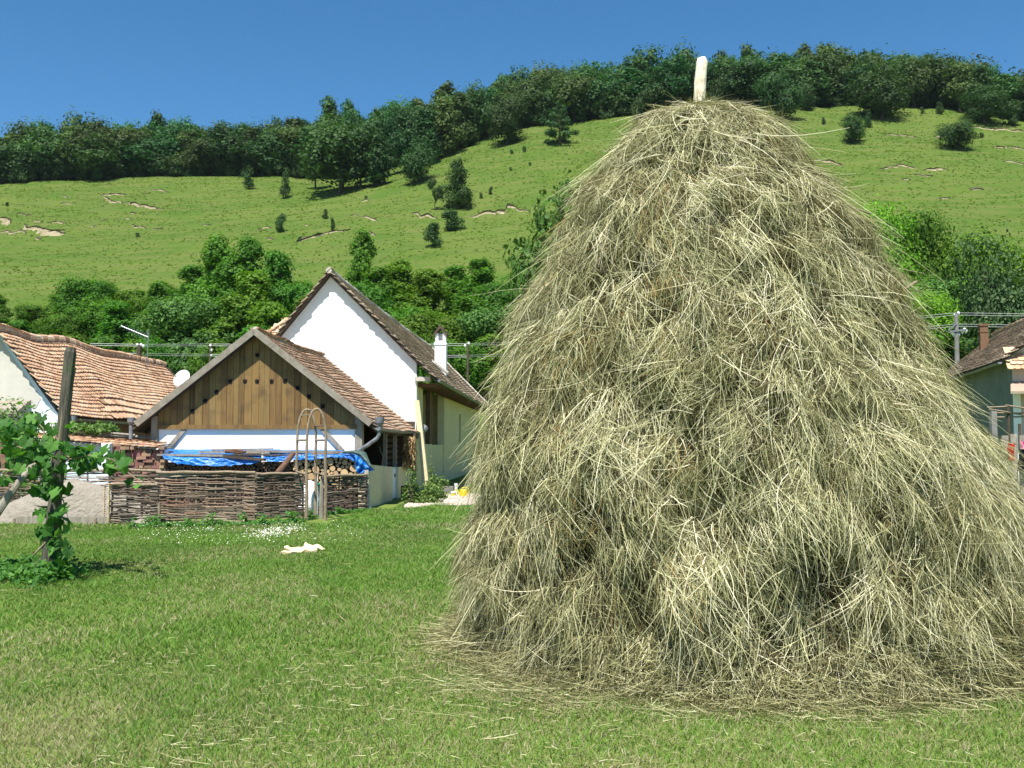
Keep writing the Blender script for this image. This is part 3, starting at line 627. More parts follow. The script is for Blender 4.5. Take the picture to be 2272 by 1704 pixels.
# roof
for sg in (-1, 1):
    X1 = sg*(hw+.14); z1_ = zr-ms*(hw+.14)

    v = (-sg*1, 0, ms); S = math.hypot(hw+.14, ms*(hw+.14))
    sagf = lambda p: -.07*math.sin(max(0, p[1])/LB*pi)-.02*math.sin(p[1]*2.1)
    deck(T, X1, z1_-.05, zr-.05, -.26, LB, sagf, barn)
    a = Acc(); a.add(*tiles(T, (X1, -.28, z1_-.05), (0, 1, 0), LB+.25, v, S, .15, .175, sag=sagf, accept=(lambda a_, s_: s_ < 3.65 or a_ < 99)))
    a.build('roof', M_tile_old, barn)
    m = MB(T); m.bar((sg*(hw+.02), -.31, zr-ms*(hw+.02)-.03), (sg*.0, -.31, zr-.03), .05, .16, up=(sg*ms, 0, 1)); m.build('barge_board', M_barge, barn)
    m = MB(T)
    for k in range(9):
        y = .5+k*.75; m.bar((sg*(hw+.1), y, z1_+.0-.14), (sg*1.2, y, zr-ms*1.2-.2), .1, .12, up=(sg*ms, 0, 1))
    m.build('rafters', M_darkwood, barn)
ridge(T, [(0, -.2, zr+.02), (0, LB, zr+.02)], 'ridge_tiles', barn, M_tile_old, .08, sag=lambda p: -.07*math.sin(max(0, p[1])/LB*pi))
# gutter with hopper and downpipe
def gutter(T, p, q, r, name, parent, mt=M_zinc):
    p, q = np.array(p, float), np.array(q, float); m = MB(T); rows = []
    for t in np.linspace(0, 1, 9):
        c = p+(q-p)*t+np.array([0, 0, -.02*sin(t*pi)+.006*sin(t*23)])
        rows.append([c+np.array([cos(a)*r, 0, sin(a)*r]) for a in np.linspace(pi, 2*pi, 8)]+[c+np.array([cos(a)*(r-.008), 0, sin(a)*(r-.008)]) for a in np.linspace(2*pi, pi, 8)])
    m.grid(rows); 
    for c in (p, q): m.prism([c+np.array([cos(a)*r, -.003, sin(a)*r]) for a in np.linspace(pi, 2*pi, 9)], (0, .006, 0))
    return m.build(name, mt, parent)
xe = hw+.2; zg = zr-ms*(hw+.14)-.03
gutter(T, (xe, -.28, zg), (xe, 7.6, zg-.03), .075, 'gutter', barn)
m = MB(T); m.tube([(xe, 7.55, zg-.02), (xe+.05, 7.75, zg+.02), (xe+.1, 7.95, zg+.1)], [.07, .09, .14], 10); m.build('gutter_spout', M_zinc, barn)
def lc(px, py, D):
    q = at(px, py, D)-O; return np.array([q[0]*cos(VA)-q[1]*sin(VA), q[0]*sin(VA)+q[1]*cos(VA), q[2]])
m = MB(T); c = lc(842, 938, 26.15); m.tube([c+(0, 0, .14), c+(0, 0, 0), c-(0, 0, .1), c-(0, 0, .14)], [.12, .115, .07, .065], 12); m.build('rain_hopper', M_zinc, barn)
m = MB(T); m.tube([c-(0, 0, .12), lc(841, 965, 26.15), lc(836, 973, 26.15), lc(815, 988, 26.2), lc(796, 999, 26.25), lc(790, 1008, 26.25)], .048, 12); m.build('downpipe', M_zinc, barn)
c = lc(291, 935, 26.4); m = MB(T); m.tube([c+(0, 0, .1), c+(0, 0, -.02), c-(0, 0, .08)], [.1, .095, .06], 12); m.tube([c-(0, 0, .07), c-(0, 0, 1.0)], .05, 12); m.build('rain_hopper', M_zinc, barn)
m = MB(T)
for px, D in ((875, 28.7), (897, 30.4)):
    p = lc(px, HZ, D); m.box((2.9, p[1]-.05, .85), (3.0, p[1]+.05, 2.0))
m.build('porch_post', M_greywood, barn)
p = lc(926, 967, 32.4); m = MB(T); m.box((p[0]-.12, -.2+p[1]-.4, p[2]-.09), (p[0]+.03, p[1]+.1, p[2]+.08)); m.build('beam_end', M_darkwood, barn)
m = MB(T)
for k in range(7):
    z = .95+k*.17; m.box((2.72, 3.3, z), (2.76, 5.9, z+.1), rnd=random.random())
m.build('slatted_panel', M_brownwood, barn)
p0, p1, p2, p3, p4 = lc(826, HZ, 25.3), lc(879, HZ, 28.9), lc(891, HZ, 29.9), lc(896, HZ, 30.4), lc(922, HZ, 32.9)
X = 3.02
def wallseg(mb, a, b, z0, za, zb, x0, x1): mb.hexa([(x0, a, z0), (x1, a, z0), (x1, b, z0), (x0, b, z0), (x0, a, za), (x1, a, za), (x1, b, zb), (x0, b, zb)])
m = MB(T); wallseg(m, p0[1], p1[1], -.1, 1.07, .93, X-.15, X+.12); wallseg(m, p2[1], p3[1], -.1, .9, .9, X-.15, X+.12); wallseg(m, p3[1], p4[1], .32, .9, .84, X-.15, X+.08)
m.build('porch_wall', M_cream, barn)
m = MB(T); wallseg(m, p1[1], p2[1], .02, .9, .9, X-.02, X+.04); m.build('porch_door', M_paleblue, barn)
m = MB(T); m.box((X+.041, p2[1]-.25, .62), (X+.06, p2[1]-.12, .72)); m.build('door_hinge', M_darkwood, barn)
m = MB(T); wallseg(m, p3[1], p4[1], -.1, .31, .31, X-.13, X-.1); m.build('cellar_shade_panel', M_black, barn)  # black panel filling the opening with painted shade
# forked stick and corn husks in the porch
fk = thing('forked_stick', T((2.7, 2.0, 0)), 'thin forked stick leaning in the dark porch of the barn', 'stick')
m = MB(); m.tube([at(846, 1045, 28), at(850, 1012, 28), at(856, 1003, 28), at(857, 985, 28)], [.025, .02, .015, .01], 6); m.tube([at(850, 1012, 28), at(845, 1003, 28), at(842, 990, 28)], [.018, .014, .01], 6); m.build('stick', M_pole, fk)
hu = thing('corn_bundle', lc(909, 1000, 31.3)+O, 'bundle of dry brown corn leaves hanging at the end of the barn porch', 'corn bundle')
hu.location = [float(v) for v in at(908, 1036, 31.3)]
V = []; L_ = 0; rr = []; 
for k in range(900):
    px = random.uniform(898, 921); py = random.uniform(966, 1034); c = at(px, py, random.uniform(30.6, 32.2)); c[0] += random.uniform(-.08, .03)
    l = random.uniform(.08, .22); wd_ = random.uniform(.01, .03); a = random.uniform(0, 6.28); d = np.array([cos(a)*wd_, sin(a)*wd_, 0]); sw = np.array([random.gauss(0, .05), random.gauss(0, .05), -l])
    V += [c-d, c+d, c+sw+d*.2, c+sw-d*.2]; rr += [random.random()]*4
np_mesh('husks', np.array(V), np.arange(len(V)), np.full(len(V)//4, 4), M_husk, hu, rr)
# ---- white house
O = at(730, HZ, 34); O[2] = 0; T = frame(O)
hs_ = thing('white_house', O, 'tall white house whose windowless gable rises above the barn, with a long mossy tile roof', 'house')
sH = 33.75/F; zr = 1.6+385*sH; xe = 240*sH; ze = 1.6+144*sH; mr = (zr-ze)/xe; ml = 1.22; xl = -2.75; LH = 26.8; wx = (924-730)/F*34
m = MB(T); zw = lambda q: zr-.16-(mr*q if q > 0 else -ml*q)
m.prism([(xl+.3, 0, 1.9), (wx, 0, 1.9), (wx, 0, zw(wx)), (0, 0, zw(0)), (xl+.3, 0, zw(xl+.3))], (0, .3, 0)); m.build('gable_wall', M_plaster, hs_)
m = MB(T); m.box((xl+.3, .004, -.1), (wx-.003, .29, 1.9)); m.box((xl+.3, .3, -.1), (xl+.6, LH, 3.5)); m.box((xl+.6, LH-.3, -.1), (wx, LH, 3.6)); m.build('lower_wall', M_cream, hs_)
def yD(px, x=wx): # depth along house of the right wall plane at picture column px
    D = 34*(1238-924)/(1238-px); return (D-34)/cos(VA)
ya, yb = yD(939), yD(987)
m = MB(T)
m.box((wx-.3, .31, -.1), (wx-.01, ya, 3.62)); m.box((wx-.3, ya, -.1), (wx+.05, yD(956), 1.56)); m.box((wx-.3, yD(956), -.1), (wx-.08, yb, 1.53))
m.box((wx-.3, yb, -.1), (wx-.02, 14.9, 3.62)); m.box((wx-.3, 14.9, -.1), (wx-.02, 15.7, 1.55)); m.box((wx-.3, 14.9, 3.0), (wx-.02, 15.7, 3.62)); m.box((wx-.3, 15.7, -.1), (wx-.02, LH-.31, 3.62))
m.box((wx-1.35, ya-.8, -.1), (wx-1.2, yb+.8, 3.62)); m.box((wx-1.2, ya-.8, 1.0), (wx-.31, ya-.6, 3.62)); m.box((wx-1.2, yb+.6, 1.0), (wx-.31, yb+.8, 3.62)); m.box((wx-1.19, ya-.5, -.1), (wx-.31, yb+.5, .9))
m.build('side_wall', M_cream, hs_)
m = MB(T); m.box((wx-.17, 14.91, 1.56), (wx-.12, 15.69, 2.99)); m.build('window', M_glass, hs_)
m = MB(T); m.box((wx-.22, yD(957.5), 1.54), (wx-.06, yD(962.5), 3.6)); m.build('porch_pillar', M_brownwood, hs_)
m = MB(T); m.box((wx+.03, .32, 3.55), (xe-.03, LH, 3.585)); 
for k in range(30): m.box((wx-.01, .4+k*.88, 3.46), (xe-.02, .55+k*.88, 3.549))
m.build('eaves_soffit', M_brownwood, hs_)
m = MB(T); m.box((wx-.05, -.08, 3.64), (xe-.2, .31, 3.78)); m.build('corner_bracket', M_mortar, hs_)
# leaning buttress pier
m = MB(T); q0 = np.array([wx+.04, -.22, 3.0]); q1 = np.array([wx+.42, -.35, -.05])
m.hexa([q1+(-.1, -.15, 0), q1+(.1, -.15, 0), q1+(.1, .2, 0), q1+(-.1, .2, 0), q0+(-.08, 0, 0), q0+(.08, 0, 0), q0+(.08, .2, 0), q0+(-.08, .2, 0)]); m.build('leaning_pier', M_cream, hs_)
for sg, mm, XE in ((1, mr, xe), (-1, ml, -xl)):
    m = MB(T); X1 = sg*XE; z1_ = zr-mm*XE
    sagf = lambda p: -.1*math.sin(p[1]/LH*pi)-.03*math.sin(p[1]*1.3); deck(T, X1, z1_-.05, zr-.05, -.24, LH, sagf, hs_)
    a = Acc()
    a.add(*tiles(T, (X1, -.3, z1_-.05), (0, 1, 0), LH+.35, (-sg, 0, mm), math.hypot(XE, mm*XE), .15, .18, sag=sagf)); a.build('roof', M_tile_grey, hs_)
ridge(T, [(0, -.28, zr+.02), (0, LH, zr+.02)], 'ridge_tiles', hs_, M_mortar, .09, .38, sag=lambda p: -.1*math.sin(p[1]/LH*pi))
m = MB(T); m.tube([(t*xe, LH+.03, zr-mr*xe*t+.03+.02*sin(t*30)) for t in np.linspace(0, 1, 12)], .07, 6); m.build('verge_mortar', M_mortar, hs_)
gutter(T, (xe+.07, -.1, ze-.05), (xe+.07, LH, ze-.12), .085, 'gutter', hs_)
# chimney
cx = 2.42; cy = 11.2; zb = zr-mr*cx; w2 = .25
m = MB(T); m.box((cx-w2, cy-w2, zb-.6), (cx+w2, cy+w2, 5.98)); m.box((cx-w2-.03, cy-w2-.03, 5.9), (cx+w2+.03, cy+w2+.03, 6.0))
m.box((cx-w2+.02, cy-w2+.02, 6.0), (cx-.1, cy+w2-.02, 6.42)); m.box((cx+.1, cy-w2+.02, 6.0), (cx+w2-.02, cy+w2-.02, 6.42)); m.box((cx-.1, cy-w2+.02, 6.0), (cx+.1, cy+w2-.02, 6.08))
m.box((cx-.1, cy+.1, 6.08), (cx+.1, cy+w2-.02, 6.42)); ch = m.build('chimney', M_plaster, hs_)
m = MB(T); m.prism([(cx-w2-.07, cy-w2-.06, 6.36), (cx-w2+.0, cy-w2-.06, 6.33), (cx, cy-w2-.06, 6.62), (cx+w2, cy-w2-.06, 6.33), (cx+w2+.08, cy-w2-.06, 6.36), (cx+.03, cy-w2-.06, 6.76), (cx-.03, cy-w2-.06, 6.76)], (0, 2*w2+.12, 0)); c_ = m.build('chimney_cap', M_darkwood, hs_); 
m = MB(T); m.prism([(cx-w2-.12, cy-w2-.05, zb+.30), (cx-w2-.1, cy-w2-.05, zb+.38), (cx+w2+.12, cy-w2-.05, zb-.14), (cx+w2+.1, cy-w2-.05, zb-.24)], (0, .12, 0)); m.build('chimney_flashing', M_mortar, hs_)
# ---- red tiled house on the left
O = at(-8, HZ, 30); O[2] = 0; T = frame(O)
rh = thing('red_tiled_house', O, 'low house on the left with a sagging red tiled roof and blue shade-tinted gable', 'house')
s3 = 30/F; zr = 1.6+256*s3; xe = 162*s3; ze = 1.6+62*s3; mr = (zr-ze)/xe; LL = 13.2
def sag(p):
    y = p[1]; return (-.12*math.exp(-((y-1.6)/1.1)**2)+.07*math.exp(-((y-3.9)/.9)**2)-.06*math.exp(-((y-6.6)/2)**2)+.015*math.sin(y*1.7)-.012*y)*min(1, max(0, (p[2]-ze)/(zr-ze))*1.1+.25)
m = MB(T); m.prism([(-1.9, 0, -.1), (xe-.22, 0, -.1), (xe-.22, 0, ze-.1), (0, 0, zr-.16), (-1.9, 0, zr-.16-mr*1.9)], (0, .3, 0)); m.box((-1.9, .3, -.1), (-1.65, LL, 1.9)); m.build('wall', M_paleblue, rh)  # pale blue carries the shade under the pent roof in its colour
m = MB(T); m.box((xe-.5, .3, -.1), (xe-.225, LL, ze+.1)); m.build('side_wall', M_brownwood, rh)
m = MB(T); m.prism([(-1.0, -.012, 2.9), (1.15, -.012, 2.62), (1.3, -.012, 2.9), (0, -.012, zr-.3), (-1, -.012, zr-1.3)], (0, .012, 0)); m.build('upper_gable', M_rough, rh)
m = MB(T); m.box((-.35, -.03, 3.05), (.05, -.005, 3.45)); m.build('attic_window', M_glass, rh)
m = MB(T); m.box((1.12, -.35, -.1), (xe-.24, -.001, 2.2)); m.hexa([(1.0, -.35, -.1), (1.12, -.35, -.1), (1.12, -.005, -.1), (1.0, -.005, -.1), (1.1, -.3, 2.3), (1.13, -.3, 2.3), (1.13, -.005, 2.3), (1.1, -.005, 2.3)]); m.build('sunlit_wall_patch', M_plaster, rh)  # sunlit patch of the gable wall, added as a whiter block
# pent roof over the gable
m = MB(T); m.hexa([(-2, -.75, 2.42), (1.0, -.75, 2.42), (1.0, -.02, 2.78), (-2, -.02, 2.78), (-2, -.75, 2.5), (1.0, -.75, 2.5), (1.0, -.02, 2.86), (-2, -.02, 2.86)]); m.build('pent_roof', M_greywood, rh)
m = MB(T)
for k in range(5): x = -1.7+k*.62; m.bar((x, -.72, 2.33), (x, -.02, 2.68), .09, .1); m.bar((x, -.6, 2.3), (x, -.03, 1.95), .06, .07)
m.build('pent_rafters', M_greywood, rh)
for sg in (1, -1):
    X1 = sg*xe
    m = MB(T); n = 14; rows = []
    for k in range(n+1):
        y = -.15+k*(LL+.15)/n; f = min(1, max(0, (LL-y)/1.6)); 
        rows.append([np.array([X1, y, ze-.05+sag((0, y, ze))]), np.array([X1*.5, y, (ze+zr)/2-.05+sag((0, y, (ze+zr)/2))]), np.array([0, y, zr-.05+sag((0, y, zr))])])
    m.grid(rows); m.build('roof_deck', M_darkwood, rh)
    S = math.hypot(xe, mr*xe); a = Acc()
    acc_f = lambda a_, s_: True
    a.add(*tiles(T, (X1, -.28, ze-.04), (0, 1, 0), LL+.3, (-sg, 0, mr), S*.32, .3, .3, sag=sag, tl=.42, accept=lambda a_, s_: a_ > 3.0 and a_ < LL+.2-.25*s_))
    a.add(*tiles(T, (X1, -.28, ze-.04), (0, 1, 0), LL+.3, (-sg, 0, mr), S*.32, .155, .175, sag=sag, accept=lambda a_, s_: a_ < 3.1))
    a.add(*tiles(T, (X1-sg*S*.315*xe/S, -.28, ze-.04+mr*xe*.315), (0, 1, 0), LL+.3, (-sg, 0, mr), S*.69, .155, .175, sag=sag, accept=lambda a_, s_: a_ < LL-.1-.25*s_))
    a.build('roof', M_tile_red, rh)
ridge(T, [(0, -.28, zr+.04), (0, LL-.6, zr+.04)], 'ridge_tiles', rh, M_tile_red, .12, .36, sag=sag)
gutter(T, (xe+.08, 0.2, ze-.1), (xe+.08, LL, ze-.14), .08, 'gutter', rh)
m = MB(T); m.tube([(xe+.08, .1, ze-.02), (xe+.08, .1, ze-.3)], .1, 12); m.build('rain_hopper', M_zinc, rh)
# dish and aerial
c = at(404.5, 840, 33.5); d = thing('satellite_dish', c, 'round white satellite dish above the left slope of the barn', 'satellite dish')
ax = unit(np.array([-.35, -1, .45])); e1 = unit(np.cross(ax, (0, 0, 1))); e2 = np.cross(e1, ax); rd = .3
def bowl(off):
    return [[c+ax*(off+.28*(r/rd)**2*rd*.5)+(e1*cos(t)+e2*sin(t))*r for t in np.linspace(0, 2*pi, 29)] for r in np.linspace(.001, rd, 7)]
m = MB(); m.grid(bowl(0)); m.grid(bowl(-.012)); m.build('reflector', M_whiteplastic, d, smooth=True)
m = MB(); m.tube([c-e2*rd*.95, c-e2*rd*.3+ax*.33], .008, 6); m.tube([c-e2*rd*.3+ax*.3, c-e2*rd*.25+ax*.38], .02, 8); m.build('feed_arm', M_zinc, d)
m = MB(); m.tube([c-ax*.02, c-ax*.12, c-ax*.14-(0, 0, .3), c-ax*.14-(0, 0, 1.6)], .02, 8); m.build('mast', M_zinc, d)
c = at(328, 781, 40); d = thing('tv_aerial', c, 'metal television aerial sticking up behind the red tiled roof', 'aerial')
m = MB(); m.tube([c-(0, 0, 1.2), at(328, 735, 40)], .014, 6); m.build('mast', M_alu, d)
m = MB(); p, q = at(269, 723, 40), at(329, 748, 40); m.tube([p, q], .012, 6)
for k in range(15):
    t = k/14; b = p+(q-p)*(t**.75); l = .1+.05*t+(.06 if k > 11 else 0); dd = unit(np.array([.25, .35, 1])); m.tube([b-dd*l, b+dd*l], .005, 4)
for k in (-1, 1): m.tube([q+(0, 0, .02*k), q+(0, 0, .2*k)+(.02, 0, 0)], .008, 5)
m.build('boom', M_alu, d)
# ---- small orange hipped roof between barn and white house
ap = at(611, 703, 39); g = ap.copy(); g[2] = 0
oh = thing('tiled_outhouse', g, 'small building with an orange tiled hipped roof, squeezed between barn apex and white gable', 'outbuilding')
Tt = frame(g); z = ap[2]
m = MB(Tt); m.box((-1.6, .3, -.1), (1.0, 3.4, z-1.5)); m.build('wall', M_plaster, oh)
a = Acc()
A_ = np.array([0, 1.3, z-.07])
def hipface(p, q, top):
    p, q, top = map(np.array, (p, q, top)); u = unit(q-p); L = np.linalg.norm(q-p); h = top-p; al = h.dot(u); vv = h-u*al; S = np.linalg.norm(vv)
    return tiles(Tt, p, u, L, vv, S, .17, .17, accept=lambda a_, s_: al*s_/S-.1 < a_ < L-(L-al)*s_/S-.05)
E = [(-2.0, 0, z-1.9), (1.4, 0, z-1.9), (1.4, 3.8, z-1.9), (-2.0, 3.8, z-1.9)]
a.add(*hipface(E[0], E[1], A_)); a.add(*hipface(E[1], E[2], A_)); a.add(*hipface(E[3], E[0], A_))
a.build('roof', M_tile_red, oh)
m = MB(Tt); m.add([E[0], E[1], E[2], E[3], A_-(0, 0, .02)], [(0, 1, 4), (1, 2, 4), (2, 3, 4), (3, 0, 4), (3, 2, 1, 0)]); m.build('roof_deck', M_darkwood, oh)
ridge(Tt, [E[0], A_+(0, 0, .05)], 'hip_tiles', oh, M_tile_red, .09, .3); ridge(Tt, [A_+(0, 0, .05), E[1]], 'hip_tiles', oh, M_tile_red, .09, .3)
# ---- brown roofed house on the right
AR = R(13.5); O = at(2250, HZ, 30); O[2] = 0; T = frame(O, AR)
bh = thing('brown_roofed_house', O, 'grey walled house with a steep brown tiled roof at the right edge, beyond the haystack', 'house')
L3 = 13.2; ez = 4.06; rz = 6.05; ex = -.3; rx = 2.3; mr = (rz-ez)/(rx-ex)
m = MB(T); m.box((0, .02, -.1), (.3, L3, ez+.05)); m.box((.3, L3-.3, -.1), (4.6, L3, ez)); m.build('side_wall', M_greyplaster, bh)
m = MB(T); m.prism([(.004, 0, -.1), (4.6, 0, -.1), (4.6, 0, ez+.1), (2.3, 0, rz-.15), (0.004, 0, ez+.1)], (0, .3, 0)); m.build('front_wall', M_pink, bh)
m = MB(T); m.box((.0, -.06, -.1), (.2, -.002, 3.15)); m.build('corner_pilaster', M_plaster, bh)
for sg in (0, 1):
    u0 = ex if sg == 0 else 2*rx-ex
    m = MB(T); m.hexa([(u0, -.2, ez-.1), (rx, -.2, rz-.1), (rx, L3+.2, rz-.1), (u0, L3+.2, ez-.1), (u0, -.2, ez-.03), (rx, -.2, rz-.03), (rx, L3+.2, rz-.03), (u0, L3+.2, ez-.03)]); m.build('roof_deck', M_darkwood, bh)
    a = Acc(); a.add(*tiles(T, (u0, -.25, ez-.06), (0, 1, 0), L3+.5, (1 if sg == 0 else -1, 0, mr), math.hypot(rx-ex, rz-ez), .14, .18)); a.build('roof', M_tile_grey, bh)
ridge(T, [(rx, -.2, rz+.04), (rx, L3+.2, rz+.04)], 'ridge_tiles', bh, M_tile_grey, .09)
m = MB(T); cy = 10.0; m.box((1.1, cy-.14, 4.7), (1.38, cy+.14, 6.1)); m.box((1.07, cy-.17, 6.1), (1.41, cy+.17, 6.17)); m.box((1.08, cy-.16, 5.85), (1.4, cy+.16, 5.91)); m.build('chimney', M_brownbrick, bh)
m = MB(T); m.hexa([(-.25, -.9, 3.0), (2.4, -.9, 3.0), (2.4, -.01, 3.3), (-.05, -.01, 3.3), (-.25, -.9, 3.07), (2.4, -.9, 3.07), (2.4, -.01, 3.4), (-.05, -.01, 3.4)]); m.build('canopy', M_tile_grey, bh)
a = Acc(); a.add(*tiles(T, (-.2, -.35, 3.72), (1, 0, 0), 4.9, (0, .5, .6), .75, .16, .18)); a.build('pent_roof', M_tile_red, bh)
gutter(T, (ex-.06, -.2, ez-.1), (ex-.06, L3, ez-.12), .06, 'gutter', bh)
# ---------------------------------------------------------------- yard objects
random.seed(33); RS.seed(33)
# coped wall and broken plaster post
A, B = at(-70, 950, 27.2), at(368, 984, 25.6); g = A.copy(); g[2] = 0
wl = thing('garden_wall', g, 'long pale garden wall with a slanting red tile coping, behind the vine', 'wall')
d = unit(B-A); dh = unit(np.array([B[0]-A[0], B[1]-A[1], 0])); nrm = np.array([dh[1], -dh[0], 0])
m = MB(); a0, b0 = A.copy(), B.copy(); a0[2] = b0[2] = -.1
a1, b1 = A-(0, 0, .12), B-(0, 0, .12)
m.hexa([a0+nrm*.1, b0+nrm*.1, b0-nrm*.12, a0-nrm*.12, a1+nrm*.1, b1+nrm*.1, b1-nrm*.12, a1-nrm*.12]); m.build('wall_body', M_paleblue, wl)  # bluish shade below the coping is in the wall colour
a = Acc(); Lw = np.linalg.norm(B-A); I_ = lambda p: np.asarray(p, float)
for sg in (1, -1):
    vv = -sg*nrm*1+np.array([0, 0, .35])
    a.add(*tiles(I_, A+sg*nrm*.34-(0, 0, .14), d, Lw, vv, .36, .13, .17))
a.build('coping', M_tile_red, wl)
m = MB(); m.hexa([a1+nrm*.34-(0,0,.03), b1+nrm*.34-(0,0,.03), b1-nrm*.34-(0,0,.03), a1-nrm*.34-(0,0,.03), a1+nrm*.3, b1+nrm*.3, b1-nrm*.3, a1-nrm*.3]); m.build('coping_bed', M_mortar, wl)
p = at(236, 1045, 25.2); g = p.copy(); g[2] = 0
pp = thing('gate_pillar', g, 'stub of a white plastered pillar with flaking face, in front of the coped wall', 'pillar')
m = MB(); z = at(236, 983, 25.2)[2]; m.hexa([g+(-.06,-.1,0), g+(.09,-.1,0), g+(.09,.1,0), g+(-.06,.1,0), np.array([g[0]-.1, g[1]-.1, z]), np.array([g[0]+.1, g[1]-.1, z-.02]), np.array([g[0]+.1, g[1]+.1, z]), np.array([g[0]-.1, g[1]+.1, z])]); m.build('pillar_shaft', M_plaster, pp)
# leaning prop by the left edge
p = thing('slanting_prop', (at(20, 1100, 24)[0], 24, 0), 'dark slanting beam propped against the garden wall at the left edge', 'beam')
m = MB(); m.bar(at(4, 986, 24.5), at(22, 1100, 24), .12, .12, up=(0,1,0)); m.build('beam', M_brownwood, p)
# brick pile
bp = MB(); bp.box((-.12, -.06, 0), (.12, .06, .07)); proto_b = bp.build('old_brick', M_brick)
tag(proto_b, 'rough old brick or tile in the untidy pile left of the firewood', 'brick', 'old bricks piled left of the firewood')
first = True; z = 0; row = 0
while z < 1.52:
    h = random.uniform(.062, .085); x0, x1 = at(247, 1000, 25.5)[0], at(366-max(0, z-1.1)*30, 1000, 25.5)[0]; x = x0+random.uniform(0, .06)
    if z > 1.35: x0 += .35
    while x < x1-.04:
        e = random.random() < .35; wd_ = random.uniform(.09, .13) if e else random.uniform(.18, .26)
        o = proto_b if first else proto_b.copy()
        if not first: COL.objects.link(o)
        first = False
        o.location = (x+wd_/2, 25.35+random.uniform(-.07, .07)+.12*z, z); o.scale = (wd_/.24, 2.2 if e else 1.6, h/.07*.96); o.rotation_euler = (0, random.uniform(-.03, .03), random.uniform(-.12, .12))
        x += wd_+random.uniform(.003, .03)
    z += h; row += 1
# firewood: circles dropped into the stack
def end_mat(name, c0, c1):
    m = mat(name, c0, .85, c1, 9, .002, 60, objrnd=.14); nt = m.node_tree; N = nt.nodes; L = nt.links
    p = [n for n in N if n.type == 'BSDF_PRINCIPLED'][0]; cur = p.inputs['Base Color'].links[0].from_socket
    tc = [n for n in N if n.type == 'TEX_COORD'][0]; wv = N.new('ShaderNodeTexWave'); wv.wave_type = 'RINGS'; wv.rings_direction = 'Y'; wv.inputs['Scale'].default_value = 1.6; wv.inputs['Distortion'].default_value = 1.5
    L.new(tc.outputs['Object'], wv.inputs[0]); mx = N.new('ShaderNodeMixRGB'); mx.blend_type = 'MULTIPLY'; mx.inputs[0].default_value = .45; L.new(cur, mx.inputs[1]); L.new(wv.outputs[0], mx.inputs[2]); L.new(mx.outputs[0], p.inputs['Base Color'])
    return m
M_end = end_mat('cut_wood', (.8,.58,.32), (.62,.42,.2)); M_endg = end_mat('grey_cut_wood', (.3,.22,.14), (.18,.13,.08))
def log_mesh(seed, em):
    random.seed(seed); n = 14; ph = random.uniform(0, 6); prof = [1-.07*random.random()+.05*cos(2*(2*pi*k/n)+ph) for k in range(n)]
    m = MB(); vs = []
    for y in (0, .05, .95, 1):
        for k in range(n):
            r = prof[k]*(.95 if y in (0, 1) else 1); vs.append((cos(2*pi*k/n)*r, y, sin(2*pi*k/n)*r))
    fs = [(i*n+k, i*n+(k+1) % n, (i+1)*n+(k+1) % n, (i+1)*n+k) for i in range(3) for k in range(n)]
    m.add(vs, fs, m=0); m.F.append(list(range(n))); m.M.append(1); m.F.append([3*n+k for k in range(n)][::-1]); m.M.append(1)
    me = m.build('firewood_log', [M_bark, em]); d = me.data; bpy.data.objects.remove(me); return d
LOGS = [log_mesh(50+i, M_end) for i in range(4)]; LOGG = [log_mesh(60+i, M_endg) for i in range(3)]
def stack(x0, x1, ztop, rf, N, meshes, y, label, group, zshow, zbase=0):
    cs = []; out = []
    for t in range(N):
        r = rf(); best = None
        for x in np.linspace(x0+r, x1-r, 70)+random.uniform(-.01, .01):
            z = r+zbase
            for (a, b, q) in cs:
                dx = abs(a-x)
                if dx < r+q: z = max(z, b+math.sqrt((r+q)**2-dx*dx))
            if best is None or z < best[1]: best = (x, z)
        if best[1]+r > ztop: 
            if r < .05: continue
            continue
        cs.append((best[0], best[1], r))
    for a, b, r in cs:
        if b < zshow: continue
        o = bpy.data.objects.new('firewood_log', random.choice(meshes)); COL.objects.link(o)
        o.location = (a, y+random.uniform(-.05, .05), b); o.scale = (r*.985, random.uniform(.75, .85), r*.985); o.rotation_euler = (0, random.uniform(0, 6.28), 0)
        tag(o, label, 'log', group); out.append(o)
    return cs
random.seed(4)
xa, xb = at(652, HZ, 25.35)[0], at(795, HZ, 25.35)[0]
cs = stack(xa, xb, 1.33, lambda: random.choice([.035, .045, .05, .055, .065, .075, .1, .045]), 330, LOGS, 25.35, 'sawn log with a pale yellow cut end in the woodpile, beneath the right blue tarpaulin', 'firewood logs behind the right wattle panels', .52)
low = [c for c in cs if c[1] < .52]
xa2, xb2 = at(368, HZ, 25.5)[0], xa-.02
cs2 = stack(xa2, xb2, 1.14, lambda: random.uniform(.03, .042), 900, LOGG, 25.5, 'thin grey ended log in the shaded woodpile beneath the left blue tarpaulin', 'thin firewood behind the left wattle panels', .93)
m = MB()
for a_, b_, r in low: m.tube([(a_, 25.38, b_), (a_, 26.1, b_)], r*.97, 8)
for a_, b_, r in cs2:
    if b_ < .93: m.tube([(a_, 25.53, b_), (a_, 26.2, b_)], r*.97, 6)
o = m.build('stacked_branches', M_bark); tag(o, 'lower layers of stacked branches hidden behind the wattle fence', 'firewood', kind='stuff')
